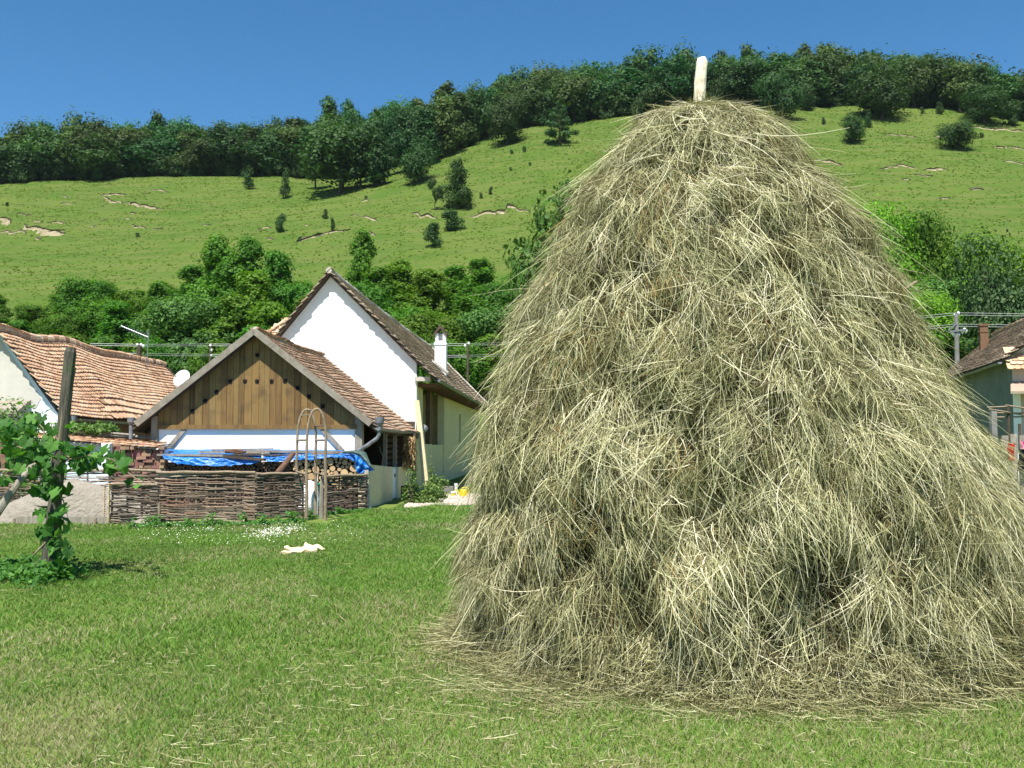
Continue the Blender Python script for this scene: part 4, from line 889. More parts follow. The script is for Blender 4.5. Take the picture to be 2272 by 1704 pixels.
# tarpaulins
def tarp(name, cols, label, seed, D0, thick=.0):
    """cols: list of (px, y_back_edge, y_front_top, y_front_bottom)"""
    t = None; rows = []
    for (px, yb, yf, yd, Db, Df) in cols:
        b, f = at(px, yb, Db), at(px, yf, Df); dn = at(px, yd, Df-.04)
        col = [b+(f-b)*k for k in np.linspace(0, 1, 10)]+[f+(dn-f)*k for k in np.linspace(.12, 1, 9)]
        rows.append(col)
    P = np.array(rows); n, c = P.shape[:2]
    # refine along length
    tt = np.linspace(0, n-1, n*14); i = np.minimum(tt.astype(int), n-2); fr = (tt-i)[:, None, None]; P = P[i]*(1-fr)+P[i+1]*fr
    U, W_ = np.meshgrid(np.arange(P.shape[0]), np.arange(c), indexing='ij')
    w_ = fbm(U*.22, W_*.35, 0, seed, 3); P[:, :, 1] += .045*w_*(W_ > 7); P[:, :, 2] += .014*fbm(U*.3, W_*.5, 0, seed+9, 3)*(1+1.5*(W_ > 9))
    g = P.reshape(-1, 3).mean(0); g[2] = P[:, :, 2].min()
    e = thing(name, g, label, 'tarpaulin')
    m = MB(); m.grid([list(r) for r in P]); m.build('sheet', M_tarp, e, smooth=True)
    return e
tarp('blue_tarpaulin', [(361,997,1008,1014,26.3,25.3),(372,997,1012,1020,26.3,25.28),(395,997,1014,1029,26.3,25.25),(430,997,1016,1032,26.3,25.25),(480,997,1017,1033.5,26.3,25.25),(530,998,1018,1032,26.3,25.25),(560,998,1018,1029,26.3,25.25),(580,998,1018,1024,26.3,25.25)], 'blue tarpaulin with a long sagging front edge over the left part of the woodpile', 3, 25)
tarp('blue_tarpaulin', [(584,997,1014,1022,26.3,25.3),(600,997,1016,1024,26.3,25.3),(640,998,1012,1021,26.3,25.3),(690,998,1010,1019,26.3,25.3),(730,998,1009,1015,26.3,25.3),(760,1000,1010,1015,26.3,25.3),(775,1001,1010,1018,26.3,25.3),(786,1002,1012,1024,26.3,25.3)], 'blue tarpaulin over the right part of the woodpile, ending at the hanging corner', 8, 25)
top = [(774,1006),(786,1008),(796,1012),(806,1020),(815,1030),(822,1038),(829,1043)]; bot = [(780,1011),(786,1022),(789,1036),(791,1046),(797,1051),(808,1048),(828,1044)]
g = at(800, 1050, 25.1); e = thing('hanging_tarp_corner', g, 'crumpled corner of a blue tarpaulin hanging down at the right end of the woodpile', 'tarpaulin')
P = np.array([[at(a[0]+(b[0]-a[0])*k, a[1]+(b[1]-a[1])*k, 25.15) for k in np.linspace(0, 1, 12)] for a, b in zip(top, bot)])
n = len(top); tt = np.linspace(0, n-1, 40); i = np.minimum(tt.astype(int), n-2); fr = (tt-i)[:, None, None]; P = P[i]*(1-fr)+P[i+1]*fr
U, W_ = np.meshgrid(np.arange(40), np.arange(12), indexing='ij'); P[:, :, 1] += .13*fbm(U*.16, W_*.3, 0, 17, 3)-.03*np.sin(U*.7)
m = MB(); m.grid([list(r) for r in P]); m.build('sheet', M_tarp, e, smooth=True)
m = MB(); m.tube([at(760, 1004, 25.3), at(785, 1003, 25.25), at(800, 1007, 25.2), at(813, 1022, 25.15), at(822, 1034, 25.1), at(831, 1043, 25.1)], [.03, .04, .05, .045, .04, .015], 7, jit=.25)
m.tube([at(790, 1001, 25.5), at(808, 1008, 25.4), at(818, 1028, 25.3)], [.04, .07, .03], 7, jit=.3); m.build('rolled_edge', M_tarpback, e)
# boards lying on the pile
for (p, q, h, w_, lab, mt) in [((350,1009,25.4),(497,1011,25.35),.05,.14,'grey plank lying along the front of the left tarpaulin', M_greywood), ((442,1003,25.7),(600,1004,25.6),.05,.15,'plank with a ragged end lying farther back on the left tarpaulin', M_greywood),
    ((497,1013,25.3),(588,1020,25.2),.06,.13,'dark plank slanting down to the meeting of the two tarpaulins', M_darkwood), ((520,1008,25.5),(645,1010,25.4),.04,.14,'dark narrow plank behind the slanting one', M_darkwood),
    ((548,1001,25.9),(752,1003,25.6),.06,.2,'long pale brown board on top of the woodpile, reaching right', M_barge), ((690,1008,25.35),(790,1001,25.5),.05,.06,'pale pole lying across the right tarpaulin', M_pole), ((470,998,26.1),(605,996,26.1),.03,.1,'thin lath at the back of the woodpile against the white wall', M_barge)]:
    a_, b_ = at(*p), at(*q); e = thing('plank', (a_+b_)/2-(0, 0, h/2), lab, 'plank'); m = MB(); m.bar(a_, b_, w_, h); m.build('board', mt, e)
a_, b_ = at(500, 1001, 25.55), at(545, 1003, 25.5); e = thing('bark_roll', (a_+b_)/2, 'short roll of dark flaking bark lying on the planks above the left tarpaulin', 'bark')
m = MB(); m.tube([a_, (a_+b_)/2+(0, 0, .01), b_], [.05, .055, .03], 9, jit=.2); m.build('roll', M_brownwood, e)
a_, b_ = at(618, 1047, 24.7), at(650, 1007, 25.1); e = thing('leaning_log', a_, 'thick dark log leaning steeply against the front of the woodpile', 'log')
m = MB(); m.tube([a_-(0.3, 0, .5), a_, (a_+b_)/2+(.01, 0, 0), b_], [.075, .075, .07, .065], 12, jit=.05); m.build('log', M_brownwood, e)
m = MB(); m.add([gnd(-150, 1148, .006), gnd(352, 1150, .006), gnd(566, 1151, .006), gnd(676, 1143, .006), gnd(722, 1135, .006), gnd(820, 1128, .006), gnd(880, 1105, .006), gnd(-150, 1100, .006)], [tuple(range(8))]); o = m.build('yard_soil', mat('yard_soil', (.12,.095,.065), 1, (.07,.06,.04), 3, .03, 12)); tag(o, kind='structure')
# wattle panels
def wattle(pA, pB, top, zb, nst, nrod, dark, label, rail=True, rad=.0155, gap=.0, seedv=0, ends=False):
    random.seed(seedv); A = np.array(pA, float); B = np.array(pB, float); g = (A+B)/2; e = thing('wattle_panel', (g[0], g[1], 0), label, 'fence panel')
    L = np.linalg.norm(B-A); d = (B-A)/L; nn = np.array([d[1], -d[0], 0]); sp = L/(nst-1)
    m = MB()
    z = zb
    rows = []
    for k in range(nrod):
        z = zb+(top-zb)*k/(nrod-1)+random.uniform(-.012, .012)
        if random.random() < gap: continue
        s = random.uniform(-.15, .05)
        while s < L:
            l = random.uniform(.5, 1.0)*min(L, 1.6); e_ = min(s+l, L+random.uniform(-.03, .07)); a0 = max(s, -random.uniform(0, .06)); rr = rad*random.uniform(.6, 1.4)
            if e_-a0 > .15:
                pts = []; n_ = max(3, int((e_-a0)/(sp/3)))
                ph = (k % 2)*pi; dz = random.uniform(-.02, .02); w1 = random.uniform(0, 6)
                for t in range(n_+1):
                    q = a0+(e_-a0)*t/n_
                    pts.append(A+d*q+nn*(math.cos(q/sp*pi+ph)*.028)+np.array([0, 0, z+dz*t/n_+.012*sin(q*5+w1)]))
                m.tube(pts, [rr*(1-.45*t/n_) for t in range(n_+1)], 6, rnd=random.random(), jit=.12)
            s = e_+random.uniform(-.25, .02)
    m.build('woven_rods', M_stickdark if dark else M_stick, e)
    for k in range(nst):
        q = A+d*(sp*k); m = MB(); hh = top+random.uniform(-.02, .06)
        m.tube([q+(0, 0, -.1), q+(random.uniform(-.01, .01), 0, hh/2), q+(random.uniform(-.02, .02), 0, hh)], [.024, .022, .018], 7); m.build('stake', M_stickdark if dark else M_stick, e)
    if rail:
        m = MB(); pts = [A+d*(L*t)+nn*.03+np.array([0, 0, top+.03+random.uniform(-.012, .012)]) for t in np.linspace(-.01, 1.01, 8)]
        m.tube(pts, [.034, .033, .032, .031, .03, .029, .028, .027], 9, jit=.05); m.build('top_rail', M_pole, e)
    if ends:
        m = MB()
        for k in range(26): m.tube([A-d*.02+nn*.06+np.array([random.uniform(-.012, .012), 0, .04+k*.03]), A-d*.02+nn*.12+np.array([0, 0, .04+k*.03])], .012, 7, rnd=1)
        m.build('cut_rod_ends', M_end, e); m = MB()
        for k in range(22): m.tube([A-d*.14+nn*.02+np.array([random.uniform(-.012, .012), 0, .04+k*.034]), A-d*.14+nn*.08+np.array([0, 0, .04+k*.034])], .01, 7, rnd=1)
        m.build('cut_rod_ends', M_end, e)
    return e
def zof(py, D): return 1.6-(py-HZ)/F*D
wattle(at(-110,HZ,22.2)*[1,1,0], at(356,HZ,21.6)*[1,1,0], zof(1046,21.8), .02, 10, 32, False, 'long reddish wattle panel passing behind the sand heap, farthest left', seedv=1)
wattle(at(252,HZ,20.5)*[1,1,0], at(352,HZ,20.4)*[1,1,0], zof(1078,20.4), .03, 4, 30, True, 'low dark wattle panel right of the sand heap, with round cut ends at its corner', seedv=2, ends=True)
wattle(at(352,HZ,20.8)*[1,1,0], at(566,HZ,20.8)*[1,1,0], zof(1051,20.8), -.02, 6, 38, False, 'widest brown wattle panel in the middle, in front of the left woodpile', seedv=3, gap=.04)
wattle(at(568,HZ,21.8)*[1,1,0], at(674,HZ,22.3)*[1,1,0], zof(1054,22), .0, 4, 36, True, 'dark wattle panel left of the arched arbour', seedv=4)
wattle(at(722,HZ,23.6)*[1,1,0], at(814,HZ,24.8)*[1,1,0], zof(1057,24.2), .0, 4, 36, True, 'dark wattle panel right of the arched arbour, ending at the cream wall', seedv=5)
for px, py, D, lab in ((356, 1175, 19.9, 'short stake standing in the weeds before the widest wattle panel'),):
    p = at(px, HZ, D)*[1,1,0]; e = thing('stake', p, lab, 'stake'); m = MB(); m.tube([p+(0,0,-.1), p+(0,0,.45)], [.03,.026], 8); m.build('pole', M_pole, e)
p = at(714, HZ, 21.9)*[1,1,0]; e = thing('split_stake', p, 'pointed split stake between the legs of the arched arbour', 'stake')
m = MB(); m.tube([p+(0,0,-.1), p+(0,0,.5), p+(.01,0,.85), p+(.03,0,1.04)], [.045,.04,.035,.006], 6); m.build('pole', M_greywood, e)
e = thing('whitewashed_post', at(816, HZ, 24.9)*[1,1,0], 'pale post at the right end of the wattle fence beside the cream wall', 'post')
m = MB(); q = at(816, HZ, 24.95)*[1,1,0]; m.tube([q+(0,0,-.1), q+(-.03,0,.95)], .045, 8); m.tube([q+(.06,0,-.1), q+(.0,0,.95)], .025, 8); m.build('pole', M_mortar, e)
# sand heap, retaining board and pegs
def mound(name, cx, cy, rx, ry, h, mt, seed):
    n = 46; xs_ = np.linspace(-1, 1, n); X, Y = np.meshgrid(xs_, xs_)
    r = np.sqrt(X**2+Y**2); Z = np.clip(1-np.abs(X+.15)**1.3*.75-np.abs(Y)**2, 0, 1)*h*(1+.12*fbm(X*2, Y*2, 0, seed, 3))+.015*fbm(X*9, Y*9, 0, seed, 2)*h-.02
    V = np.stack([cx+X*rx, cy+Y*ry, Z], -1).reshape(-1, 3); i = np.arange(n-1)[:, None]*n+np.arange(n-1)[None]
    q = np.stack([i, i+1, i+n+1, i+n], -1).reshape(-1, 4); return np_mesh(name, V, q, np.full(len(q), 4), mt, smooth=True)
c = at(190, HZ, 21.05); o = mound('sand_heap', c[0], 21.08, 1.75, .6, .86, M_sand, 3); tag(o, 'heap of grey sand between the wattle panels, held by a low board', 'sand heap')
c = at(322, HZ, 20.05); o = mound('sand_heap', c[0], 20.05, .22, .2, .16, M_sand, 5); tag(o, 'small mound of spilled grey sand at the foot of the low dark wattle panel', 'sand heap')
e = thing('retaining_board', at(140, HZ, 20.4)*[1,1,0], 'low grey board on edge holding back the sand heap, with pegs in front', 'board')
m = MB(); m.bar(at(40, HZ, 20.5)*[1,1,0]+(0,0,.05), at(243, HZ, 20.4)*[1,1,0]+(0,0,.05), .05, .2); m.build('board', M_greywood, e)
for px in (36, 143, 215): q = at(px, HZ, 20.33)*[1,1,0]; m = MB(); m.bar(q-(0,0,.1), q+(0,0,.12), .04, .04, up=(0,1,0)); m.build('peg', M_pole, e)
# arbour
e = thing('arched_arbour', at(695, HZ, 21.6)*[1,1,0], 'slender arbour of two bent pole arches in the gap of the wattle fence', 'arbour')
def arch(xl_, xr_, D, ztop, zs, dl, dr):
    L_ = at(xl_, HZ, dl)*[1,1,0]; R_ = at(xr_, HZ, dr)*[1,1,0]; c = (L_+R_)/2; w2 = (R_-L_)/2
    pts = []
    for t in np.linspace(0, pi, 15): pts.append(c-w2*cos(t)+np.array([0, 0, zs+(ztop-zs)*sin(t)**.85]))
    return L_, R_, pts
L1, R1, a1 = arch(681, 723, 21.4, 2.31, 1.62, 21.35, 21.4); L2, R2, a2 = arch(659.5, 701, 22.3, 2.33, 1.62, 22.3, 22.35)
for pts in (a1, a2):
    m = MB(); m.tube(pts, .026, 8, jit=.03); m.build('bent_pole', M_pole, e)
for q in (L1, R1, L2, R2): m = MB(); m.tube([q+(0,0,-.1), q+(.01,0,.6), q+(-.008,0,1.2), q+(0,0,1.68)], [.037,.034,.03,.026], 8, jit=.05); m.build('leg', M_pole, e)
m = MB()
for (i, p, q) in ((0, L1+(0,0,1.66), L2+(0,0,1.66)), (0, R1+(0,0,1.66), R2+(0,0,1.66))): m.tube([p, q], .022, 7)
for k in (4, 8, 12): m.tube([a1[k], a2[k]], .015, 6)
m.tube([L1+(0,0,.95), L2+(0,0,.98)], .02, 6); m.tube([R1+(0,0,.93), R2+(0,0,.96)], .02, 6)
m.build('rungs', M_pole, e)
# things in the gap
c = at(686, 1132, 23.2); e = thing('white_sack', (c[0], 23.2, 0), 'bulging bright white sack seen between the arbour legs', 'sack')
def blob(name, c, rx, ry, rz, mt, par, seed, sm=True, n=18, k=.18):
    th = np.linspace(0, 2*pi, n+1); ph = np.linspace(0, pi, n); Tt_, Pp = np.meshgrid(th, ph)
    x, y, z = np.cos(Tt_)*np.sin(Pp), np.sin(Tt_)*np.sin(Pp), np.cos(Pp); f = 1+k*fbm(x*1.7+seed, y*1.7, z*1.7, seed, 3)
    V = np.stack([c[0]+x*rx*f, c[1]+y*ry*f, c[2]+z*rz*f], -1); m = MB(); m.grid([list(r) for r in V]); return m.build(name, mt, par, smooth=sm)
blob('sack_body', (c[0]+.02, 23.2, .36), .2, .18, .42, M_white_sack, e, 3); blob('sack_fold', (c[0]-.16, 23.1, .1), .13, .1, .14, M_white_sack, e, 6)
c = at(690, 1079, 24.2); e = thing('green_tray', (c[0], 24.2, 0), 'dark green plastic tray standing on a timber trestle above the white sack', 'tray')
m = MB(); z = c[2]; x, y = c[0], 24.2; m.hexa([(x-.2,y-.12,z-.07),(x+.2,y-.12,z-.07),(x+.2,y+.12,z-.07),(x-.2,y+.12,z-.07),(x-.25,y-.15,z+.07),(x+.25,y-.15,z+.07),(x+.25,y+.15,z+.07),(x-.25,y+.15,z+.07)]); m.box((x-.27,y-.17,z+.05),(x+.27,y+.17,z+.075)); m.build('tray_body', M_green, e)
m = MB(); m.box((x-.18,y-.05,0),(x-.12,y+.01,z-.07)); m.box((x+.12,y-.05,0),(x+.18,y+.01,z-.07)); m.box((x-.2,y-.06,z-.16),(x+.2,y+.02,z-.071)); m.build('trestle', M_brownwood, e)
e = thing('pale_slat', at(703, HZ, 22.9)*[1,1,0], 'white painted slat standing upright behind the pointed stake', 'slat')
m = MB(); q = at(703, HZ, 22.9)*[1,1,0]; m.bar(q-(0,0,.05), q+(0,0,.85), .06, .02, up=(0,1,0)); m.build('slat', M_plaster, e)
# house front things: gravel, watering can, tub, kerb, pipe
gp = [(895,1128),(903,1119),(918,1113),(935,1106),(965,1101),(1000,1098),(1060,1097),(1120,1098),(1110,1120),(1060,1119),(1020,1122),(975,1121),(945,1124),(920,1127)]
m = MB(); m.add([gnd(*p, z=.008) for p in gp], [tuple(range(len(gp)))]); o = m.build('gravel', M_gravel); tag(o, kind='structure')
n = 9000; from_ = []
pxr = RS.uniform(890, 1125, n); pyr = RS.uniform(1096, 1129, n)
def inside(x, y, poly):
    r = np.zeros(len(x), bool); j = len(poly)-1
    for i in range(len(poly)):
        xi, yi = poly[i]; xj, yj = poly[j]; c_ = ((yi > y) != (yj > y)) & (x < (xj-xi)*(y-yi)/(yj-yi+1e-12)+xi); r ^= c_; j = i
    return r
k = inside(pxr, pyr, gp); pxr, pyr = pxr[k], pyr[k]; P = np.array([gnd(a_, b_) for a_, b_ in zip(pxr, pyr)]); P[:, 2] = .01
tv = [(-1,0,0),(0,-1,0),(1,0,0),(0,1,0),(0,0,1),(0,0,-.4)]; tf = [(0,1,4),(1,2,4),(2,3,4),(3,0,4)]
s = RS.uniform(.015, .05, len(P)); an = RS.uniform(0, 6.3, len(P)); Mx = np.stack([np.stack([np.cos(an)*s, np.sin(an)*s, 0*s], -1), np.stack([-np.sin(an)*s, np.cos(an)*s*.8, 0*s], -1), np.stack([0*s, 0*s, s*.7], -1)], 1)
a = Acc(); a.add(*stamp(tv, tf, Mx, P, RS.rand(len(P)))); o = a.build('gravel_stones', M_stone); tag(o, 'loose pale gravel stones in front of the white house', 'gravel', kind='stuff')
c = gnd(1029, 1103); D = c[1]; e = thing('watering_can', c, 'bright yellow plastic watering can standing on the gravel at the foot of the haystack', 'watering can')
s_ = D/F; W2 = 9*s_; Hc = 17*s_
m = MB(); m.tube([c+(0,0,0), c+(0,0,.01), c+(0,0,Hc*.85), c+(0,0,Hc)], [W2*.95, W2, W2*.9, W2*.75], 18); m.build('body', M_yellow, e)
m = MB(); m.tube([c+(-W2*.8,0,Hc*.25), c+(-W2*1.3,0,Hc*.6), c+(-W2*1.9,0,Hc*.98)], [.03,.022,.018], 8); m.tube([c+(-W2*1.85,0,Hc*.95), c+(-W2*2.05,0,Hc*1.05)], [.018,.04], 10); m.build('spout', M_yellow, e)
m = MB(); m.tube([c+(-W2*.5,0,Hc*.95), c+(-W2*.4,0,Hc*1.2), c+(W2*.3,0,Hc*1.28), c+(W2*1.1,0,Hc*1.1), c+(W2*1.25,0,Hc*.7), c+(W2*.85,0,Hc*.35)], .014, 8); m.build('handle', M_yellow, e)
c = gnd(1006, 1101.5); e = thing('paint_tub', c, 'small white and yellow tub on the gravel left of the watering can', 'tub')
m = MB(); m.tube([c, c+(0,0,.1)], [.07,.075], 14); m.build('tub_body', M_yellow, e); m = MB(); m.tube([c+(0,0,.101), c+(0,0,.15)], [.085,.085], 14); m.build('lid', M_whiteplastic, e)
c = gnd(991, 1093); e = thing('kerb_block', c, 'pale concrete block lying along the foot of the side wall', 'block'); m = MB(); m.box(c+(-.28,-.1,-.02), c+(.22,.25,.2)); m.build('block', M_conc, e)
c = gnd(1012, 1096); e = thing('drain_pipe', c, 'short white drain pipe standing by the side wall behind the tub', 'pipe'); m = MB(); m.tube([c, c+(0,0,.32)], .05, 12); m.tube([c+(0,0,.26), c+(0,0,.33)], .06, 12); m.build('pipe', M_whiteplastic, e)
# bushes
def shrub(name, c, rx, ry, h, n, ls, lm, label, cat='bush', group=None, sprigs=0):
    e = thing(name, c, label, cat, group); c = np.array(c, float)
    cl = rdir(14)*[.62, .62, .5]+[0, 0, .5]; idx = RS.randint(0, 14, n); d = rdir(n)
    P = cl[idx]+d*(RS.rand(n)**.4)[:, None]*.42; P[:, 2] = np.abs(P[:, 2]); P = P*[rx, ry, h]+c
    Nn = d+rdir(n)*.8+[0, 0, .5]; Nn /= np.linalg.norm(Nn, axis=1)[:, None]; a = Acc(); leaves(a, P, Nn, ls, np.clip(RS.normal(.5, .22, n), 0, 1)); a.build('foliage', lm, e)
    m = MB()
    for q in cl: m.tube([c+(0,0,-.03), c+q*[rx*.5, ry*.5, h*.6], c+q*[rx, ry, h]], [.014*h, .009*h, .004*h], 5)
    m.build('stems', M_trunk, e); return e
shrub('leafy_bush', gnd(940, 1117), .62, .5, .46, 1500, .075, L_bush, 'light green leafy bush at the foot of the leaning pier, spreading onto the gravel')
shrub('leafy_bush', gnd(968, 1108), .5, .4, .52, 1100, .075, L_bush, 'light green bush right behind the one at the leaning pier, toward the side wall')
shrub('climbing_weed', gnd(897, 1118)+[.15, 0, 0], .2, .2, 1.0, 350, .05, L_bush, 'thin dark climbing weed beside the cellar opening of the barn porch', 'plant')
shrub('green_sprig', gnd(957, 1093), .12, .12, .9, 160, .07, L_bush, 'upright green sprig rising above the bush against the cream side wall', 'plant')
shrub('wall_shrub', at(20, HZ, 26.3)*[1,1,0]+[0,0,0], 1.3, .5, 2.15, 2600, .1, L_bush, 'pale green creeper in front of the blue gable at the left edge', 'shrub')
shrub('wall_shrub', at(115, HZ, 26.6)*[1,1,0], .5, .4, 2.3, 1100, .1, L_bush, 'pale creeper at the corner of the red tiled roof, left of the vine post', 'shrub')
c = at(200, 958, 27.0); e = thing('pergola_creeper', (c[0], 27.0, 0), 'creeper lying over poles behind the coped wall, right of the vine post', 'shrub')
n = 1100; P = np.stack([RS.uniform(at(150,HZ,27)[0], at(252,HZ,27)[0], n), RS.normal(27, .25, n), 0*RS.rand(n)], -1); P[:, 2] = 1.6+27/F*(983-(950+RS.normal(0, 6, n)+(P[:, 0]-P[:, 0].min())*2)); Nn = rdir(n)+[0,0,.6]; Nn /= np.linalg.norm(Nn, axis=1)[:, None]
a = Acc(); leaves(a, P, Nn, .1, RS.rand(n)); a.build('foliage', L_bush, e)
m = MB(); m.tube([at(140,952,27), at(300,966,26.9)], .035, 7); m.tube([at(150,962,27), at(365,972,26.9)], .04, 7); m.tube([at(150,955,27.2)*[1,1,0], at(150,952,27.2)], .05, 7); m.tube([at(345,965,27)*[1,1,0], at(345,965,27)], .05, 7); m.build('poles', M_greywood, e)
# vine and its posts
def leafshape():
    pr = []
    for k in range(20):
        t = 2*pi*k/20-pi/2; r = .43+.065*cos(5*(t-pi/2))+.025*random.uniform(-1, 1)
        if k == 0: r = .1
        pr.append((cos(t)*r, sin(t)*r+.1))
    return pr
def bigleaves(P, Nn, S, rnd, mt, parent, name='foliage'):
    acc = Acc(); n = len(P); hang = np.tile([0, 0, -1.], (n, 1))+RS.normal(0, .35, (n, 3)); t = hang-Nn*np.sum(hang*Nn, 1)[:, None]; t /= np.linalg.norm(t, axis=1)[:, None]; b = np.cross(t, Nn)
    for v in range(4):
        sel = np.arange(n) % 4 == v; sh = leafshape(); tv = [(0, .05, 0)]+[(x, y, .22*abs(x)+random.uniform(-.02, .02)-.25*max(0, y)**2) for x, y in sh]; k = len(sh)
        tf = [(0, 1+i, 1+(i+1) % k) for i in range(k)]
        Mx = np.stack([b[sel], t[sel], Nn[sel]], 1)*S[sel][:, None, None]; acc.add(*stamp(tv, tf, Mx, P[sel], rnd[sel]))
    return acc.build(name, mt, parent)
b0 = gnd(105, 1277); D = b0[1]
e = thing('vine_post', b0, 'thick grey split post leaning right, standing in the grapevine', 'post')
m = MB(); tp = at(158, 771, D); m.tube([b0-(0,0,.15), b0+(0,0,.05), b0+(tp-b0)*.35, b0+(tp-b0)*.7, tp-(tp-b0)*.02, tp], [.085,.082,.075,.07,.072,.05], 14, jit=.1); m.build('post_shaft', M_oldpost, e)
e = thing('vine_stake', gnd(128, 1268), 'thinner pole standing close behind the thick vine post', 'post'); m = MB(); q = gnd(128, 1268); m.tube([q-(0,0,.1), at(131, 1061, q[1]), at(142, 930, q[1]), at(164, 815, q[1])], [.04,.038,.034,.03], 9, jit=.06); m.build('pole', M_pole, e)
q = gnd(-75, 1240); e = thing('slanting_pole', q, 'bare weathered pole slanting up from the lower left edge into the grapevine', 'pole')
m = MB(); m.tube([q, at(0, 1128, 12.1), at(45, 1066, 12.2), at(70, 1036, 12.3), at(79, 1028, 12.3)], [.05,.05,.042,.036,.012], 10, jit=.06); m.build('pole', M_greywood, e)
e = thing('grapevine', gnd(100, 1290), 'grapevine with big lobed leaves climbing the leaning post on the left', 'vine')
n = 0; P = []; S = []
def addc(cx, cy, sx, sy, k, s0, s1, dsp=.35):
    for _ in range(k):
        px = random.gauss(cx, sx); py = random.gauss(cy, sy); P.append(at(px, py, D+random.gauss(0, dsp))); S.append(random.uniform(s0, s1))
for a_ in [(60,925,30,14,13,.12,.2),(50,980,30,26,34,.12,.22),(100,975,28,26,44,.12,.21),(70,1040,26,20,34,.12,.21),(115,1035,24,20,30,.12,.2),(108,1080,18,16,14,.13,.2),(150,1000,14,12,12,.13,.19),(185,1010,14,12,12,.16,.24),(220,1020,18,12,12,.16,.25),(255,1030,16,10,8,.14,.24),(280,1028,8,6,3,.16,.2),(300,1065,10,5,3,.13,.17),(125,1100,18,18,7,.16,.23),(142,1135,10,12,4,.18,.24),(82,1130,10,14,3,.14,.2),(75,1095,8,8,2,.15,.2),(112,1165,14,22,18,.13,.2),(118,1200,15,18,26,.12,.19),(122,1240,15,12,26,.1,.17),(75,1250,22,14,36,.08,.15),(40,1262,20,10,16,.07,.12),(95,1280,20,6,14,.07,.11),(10,1010,16,26,10,.12,.2)]: addc(*a_)
P = np.array(P); P[:, 2] = np.maximum(P[:, 2], .05); S = np.array(S); n = len(P); Nn = rdir(n)*.75+[0, -.45, .55]; Nn /= np.linalg.norm(Nn, axis=1)[:, None]
bigleaves(P, Nn, S*.92, np.clip(RS.normal(.45, .25, n), 0, 1), L_vine, e)
m = MB()
for pts in ([(100,1280),(112,1200),(120,1100),(115,1010),(95,950),(60,915)],[(118,1060),(150,1020),(200,1010),(250,1020),(300,1060),(322,1070)],[(112,1040),(80,1010),(40,990),(5,960)],[(108,1200),(70,1235),(40,1262)],[(120,1080),(140,1110),(150,1150)],[(130,990),(138,930),(140,905)],[(150,1015),(120,960),(112,925)]):
    m.tube([at(px+random.uniform(-3,3), py, D-.06) for px, py in pts], [.016]+[.008]*(len(pts)-2)+[.003], 6)
for k in range(26):
    j = random.randrange(n); p = P[j]; q = p+np.array([random.gauss(0,.1), random.gauss(0,.05), random.gauss(.05,.1)]); m.tube([p, (p+q)/2+(0,0,.03), q], .0028, 4)
m.build('stems', M_pole, e)
for px, py, lab in ((27, 1268, 'orange brown brick half hidden in weeds at the vine foot, nearer the left edge'), (61, 1264, 'upright orange tan brick in the weeds at the vine foot, nearer the post')):
    c = gnd(px, py+18); e = thing('garden_brick', c, lab, 'brick'); m = MB(); w2 = 7*c[1]/F; h = 24*c[1]/F; m.box(c+(-w2, -.03, 0), c+(w2, .04, h)); m.build('brick', mat('tan_brick', (.6,.36,.14), .9, (.45,.25,.1), 20, .004, 60), e)
# cloth on the lawn
ol = [(630,1213),(638,1211),(656,1214.5),(674,1211),(677,1204),(683,1209),(700,1208.5),(712,1209),(721,1217),(712,1221),(703,1220),(704,1229),(690,1228),(678,1227),(662,1232),(645,1238),(622,1236),(630,1231),(650,1224),(643,1220)]
c = gnd(670, 1228); Dc = c[1]; e = thing('yellow_cloth', c, 'crumpled pale yellow cloth dropped on the lawn below the daisies', 'cloth')
# build as a crumpled sheet: map picture outline to a sheet of real size lying on the grass
cx, cy = 670, 1222; rings = []; 
for f in np.linspace(0.02, 1, 14):
    rows = []
    for k in range(len(ol)+1):
        a0 = ol[k % len(ol)]; a1 = ol[(k+1) % len(ol)]
        for t in (0, .33, .66):
            if k == len(ol) and t > 0: break
            px = cx+((a0[0]+(a1[0]-a0[0])*t)-cx)*f; py = cy+((a0[1]+(a1[1]-a0[1])*t)-cy)*f
            yy = Dc+(1232-py)*.028; p = at(px, py, yy); rows.append(p)
    rings.append(rows)
P_ = np.array(rings); U, W_ = np.meshgrid(np.arange(P_.shape[0]), np.arange(P_.shape[1]), indexing='ij')
P_[:, :, 2] = np.maximum(P_[:, :, 2]*1.0, .03)+.02*fbm(P_[:, :, 0]*9, P_[:, :, 1]*4, 0, 5, 3)+.012*np.sin(P_[:, :, 0]*40+P_[:, :, 1]*6)
m = MB(); m.grid([list(r) for r in P_]); skirt = P_[-1].copy(); skirt[:, 2] = .0; skirt[:, 1] += .01; m.grid([list(P_[-1]), list(skirt)]); m.build('cloth_sheet', M_cloth, e, smooth=True)
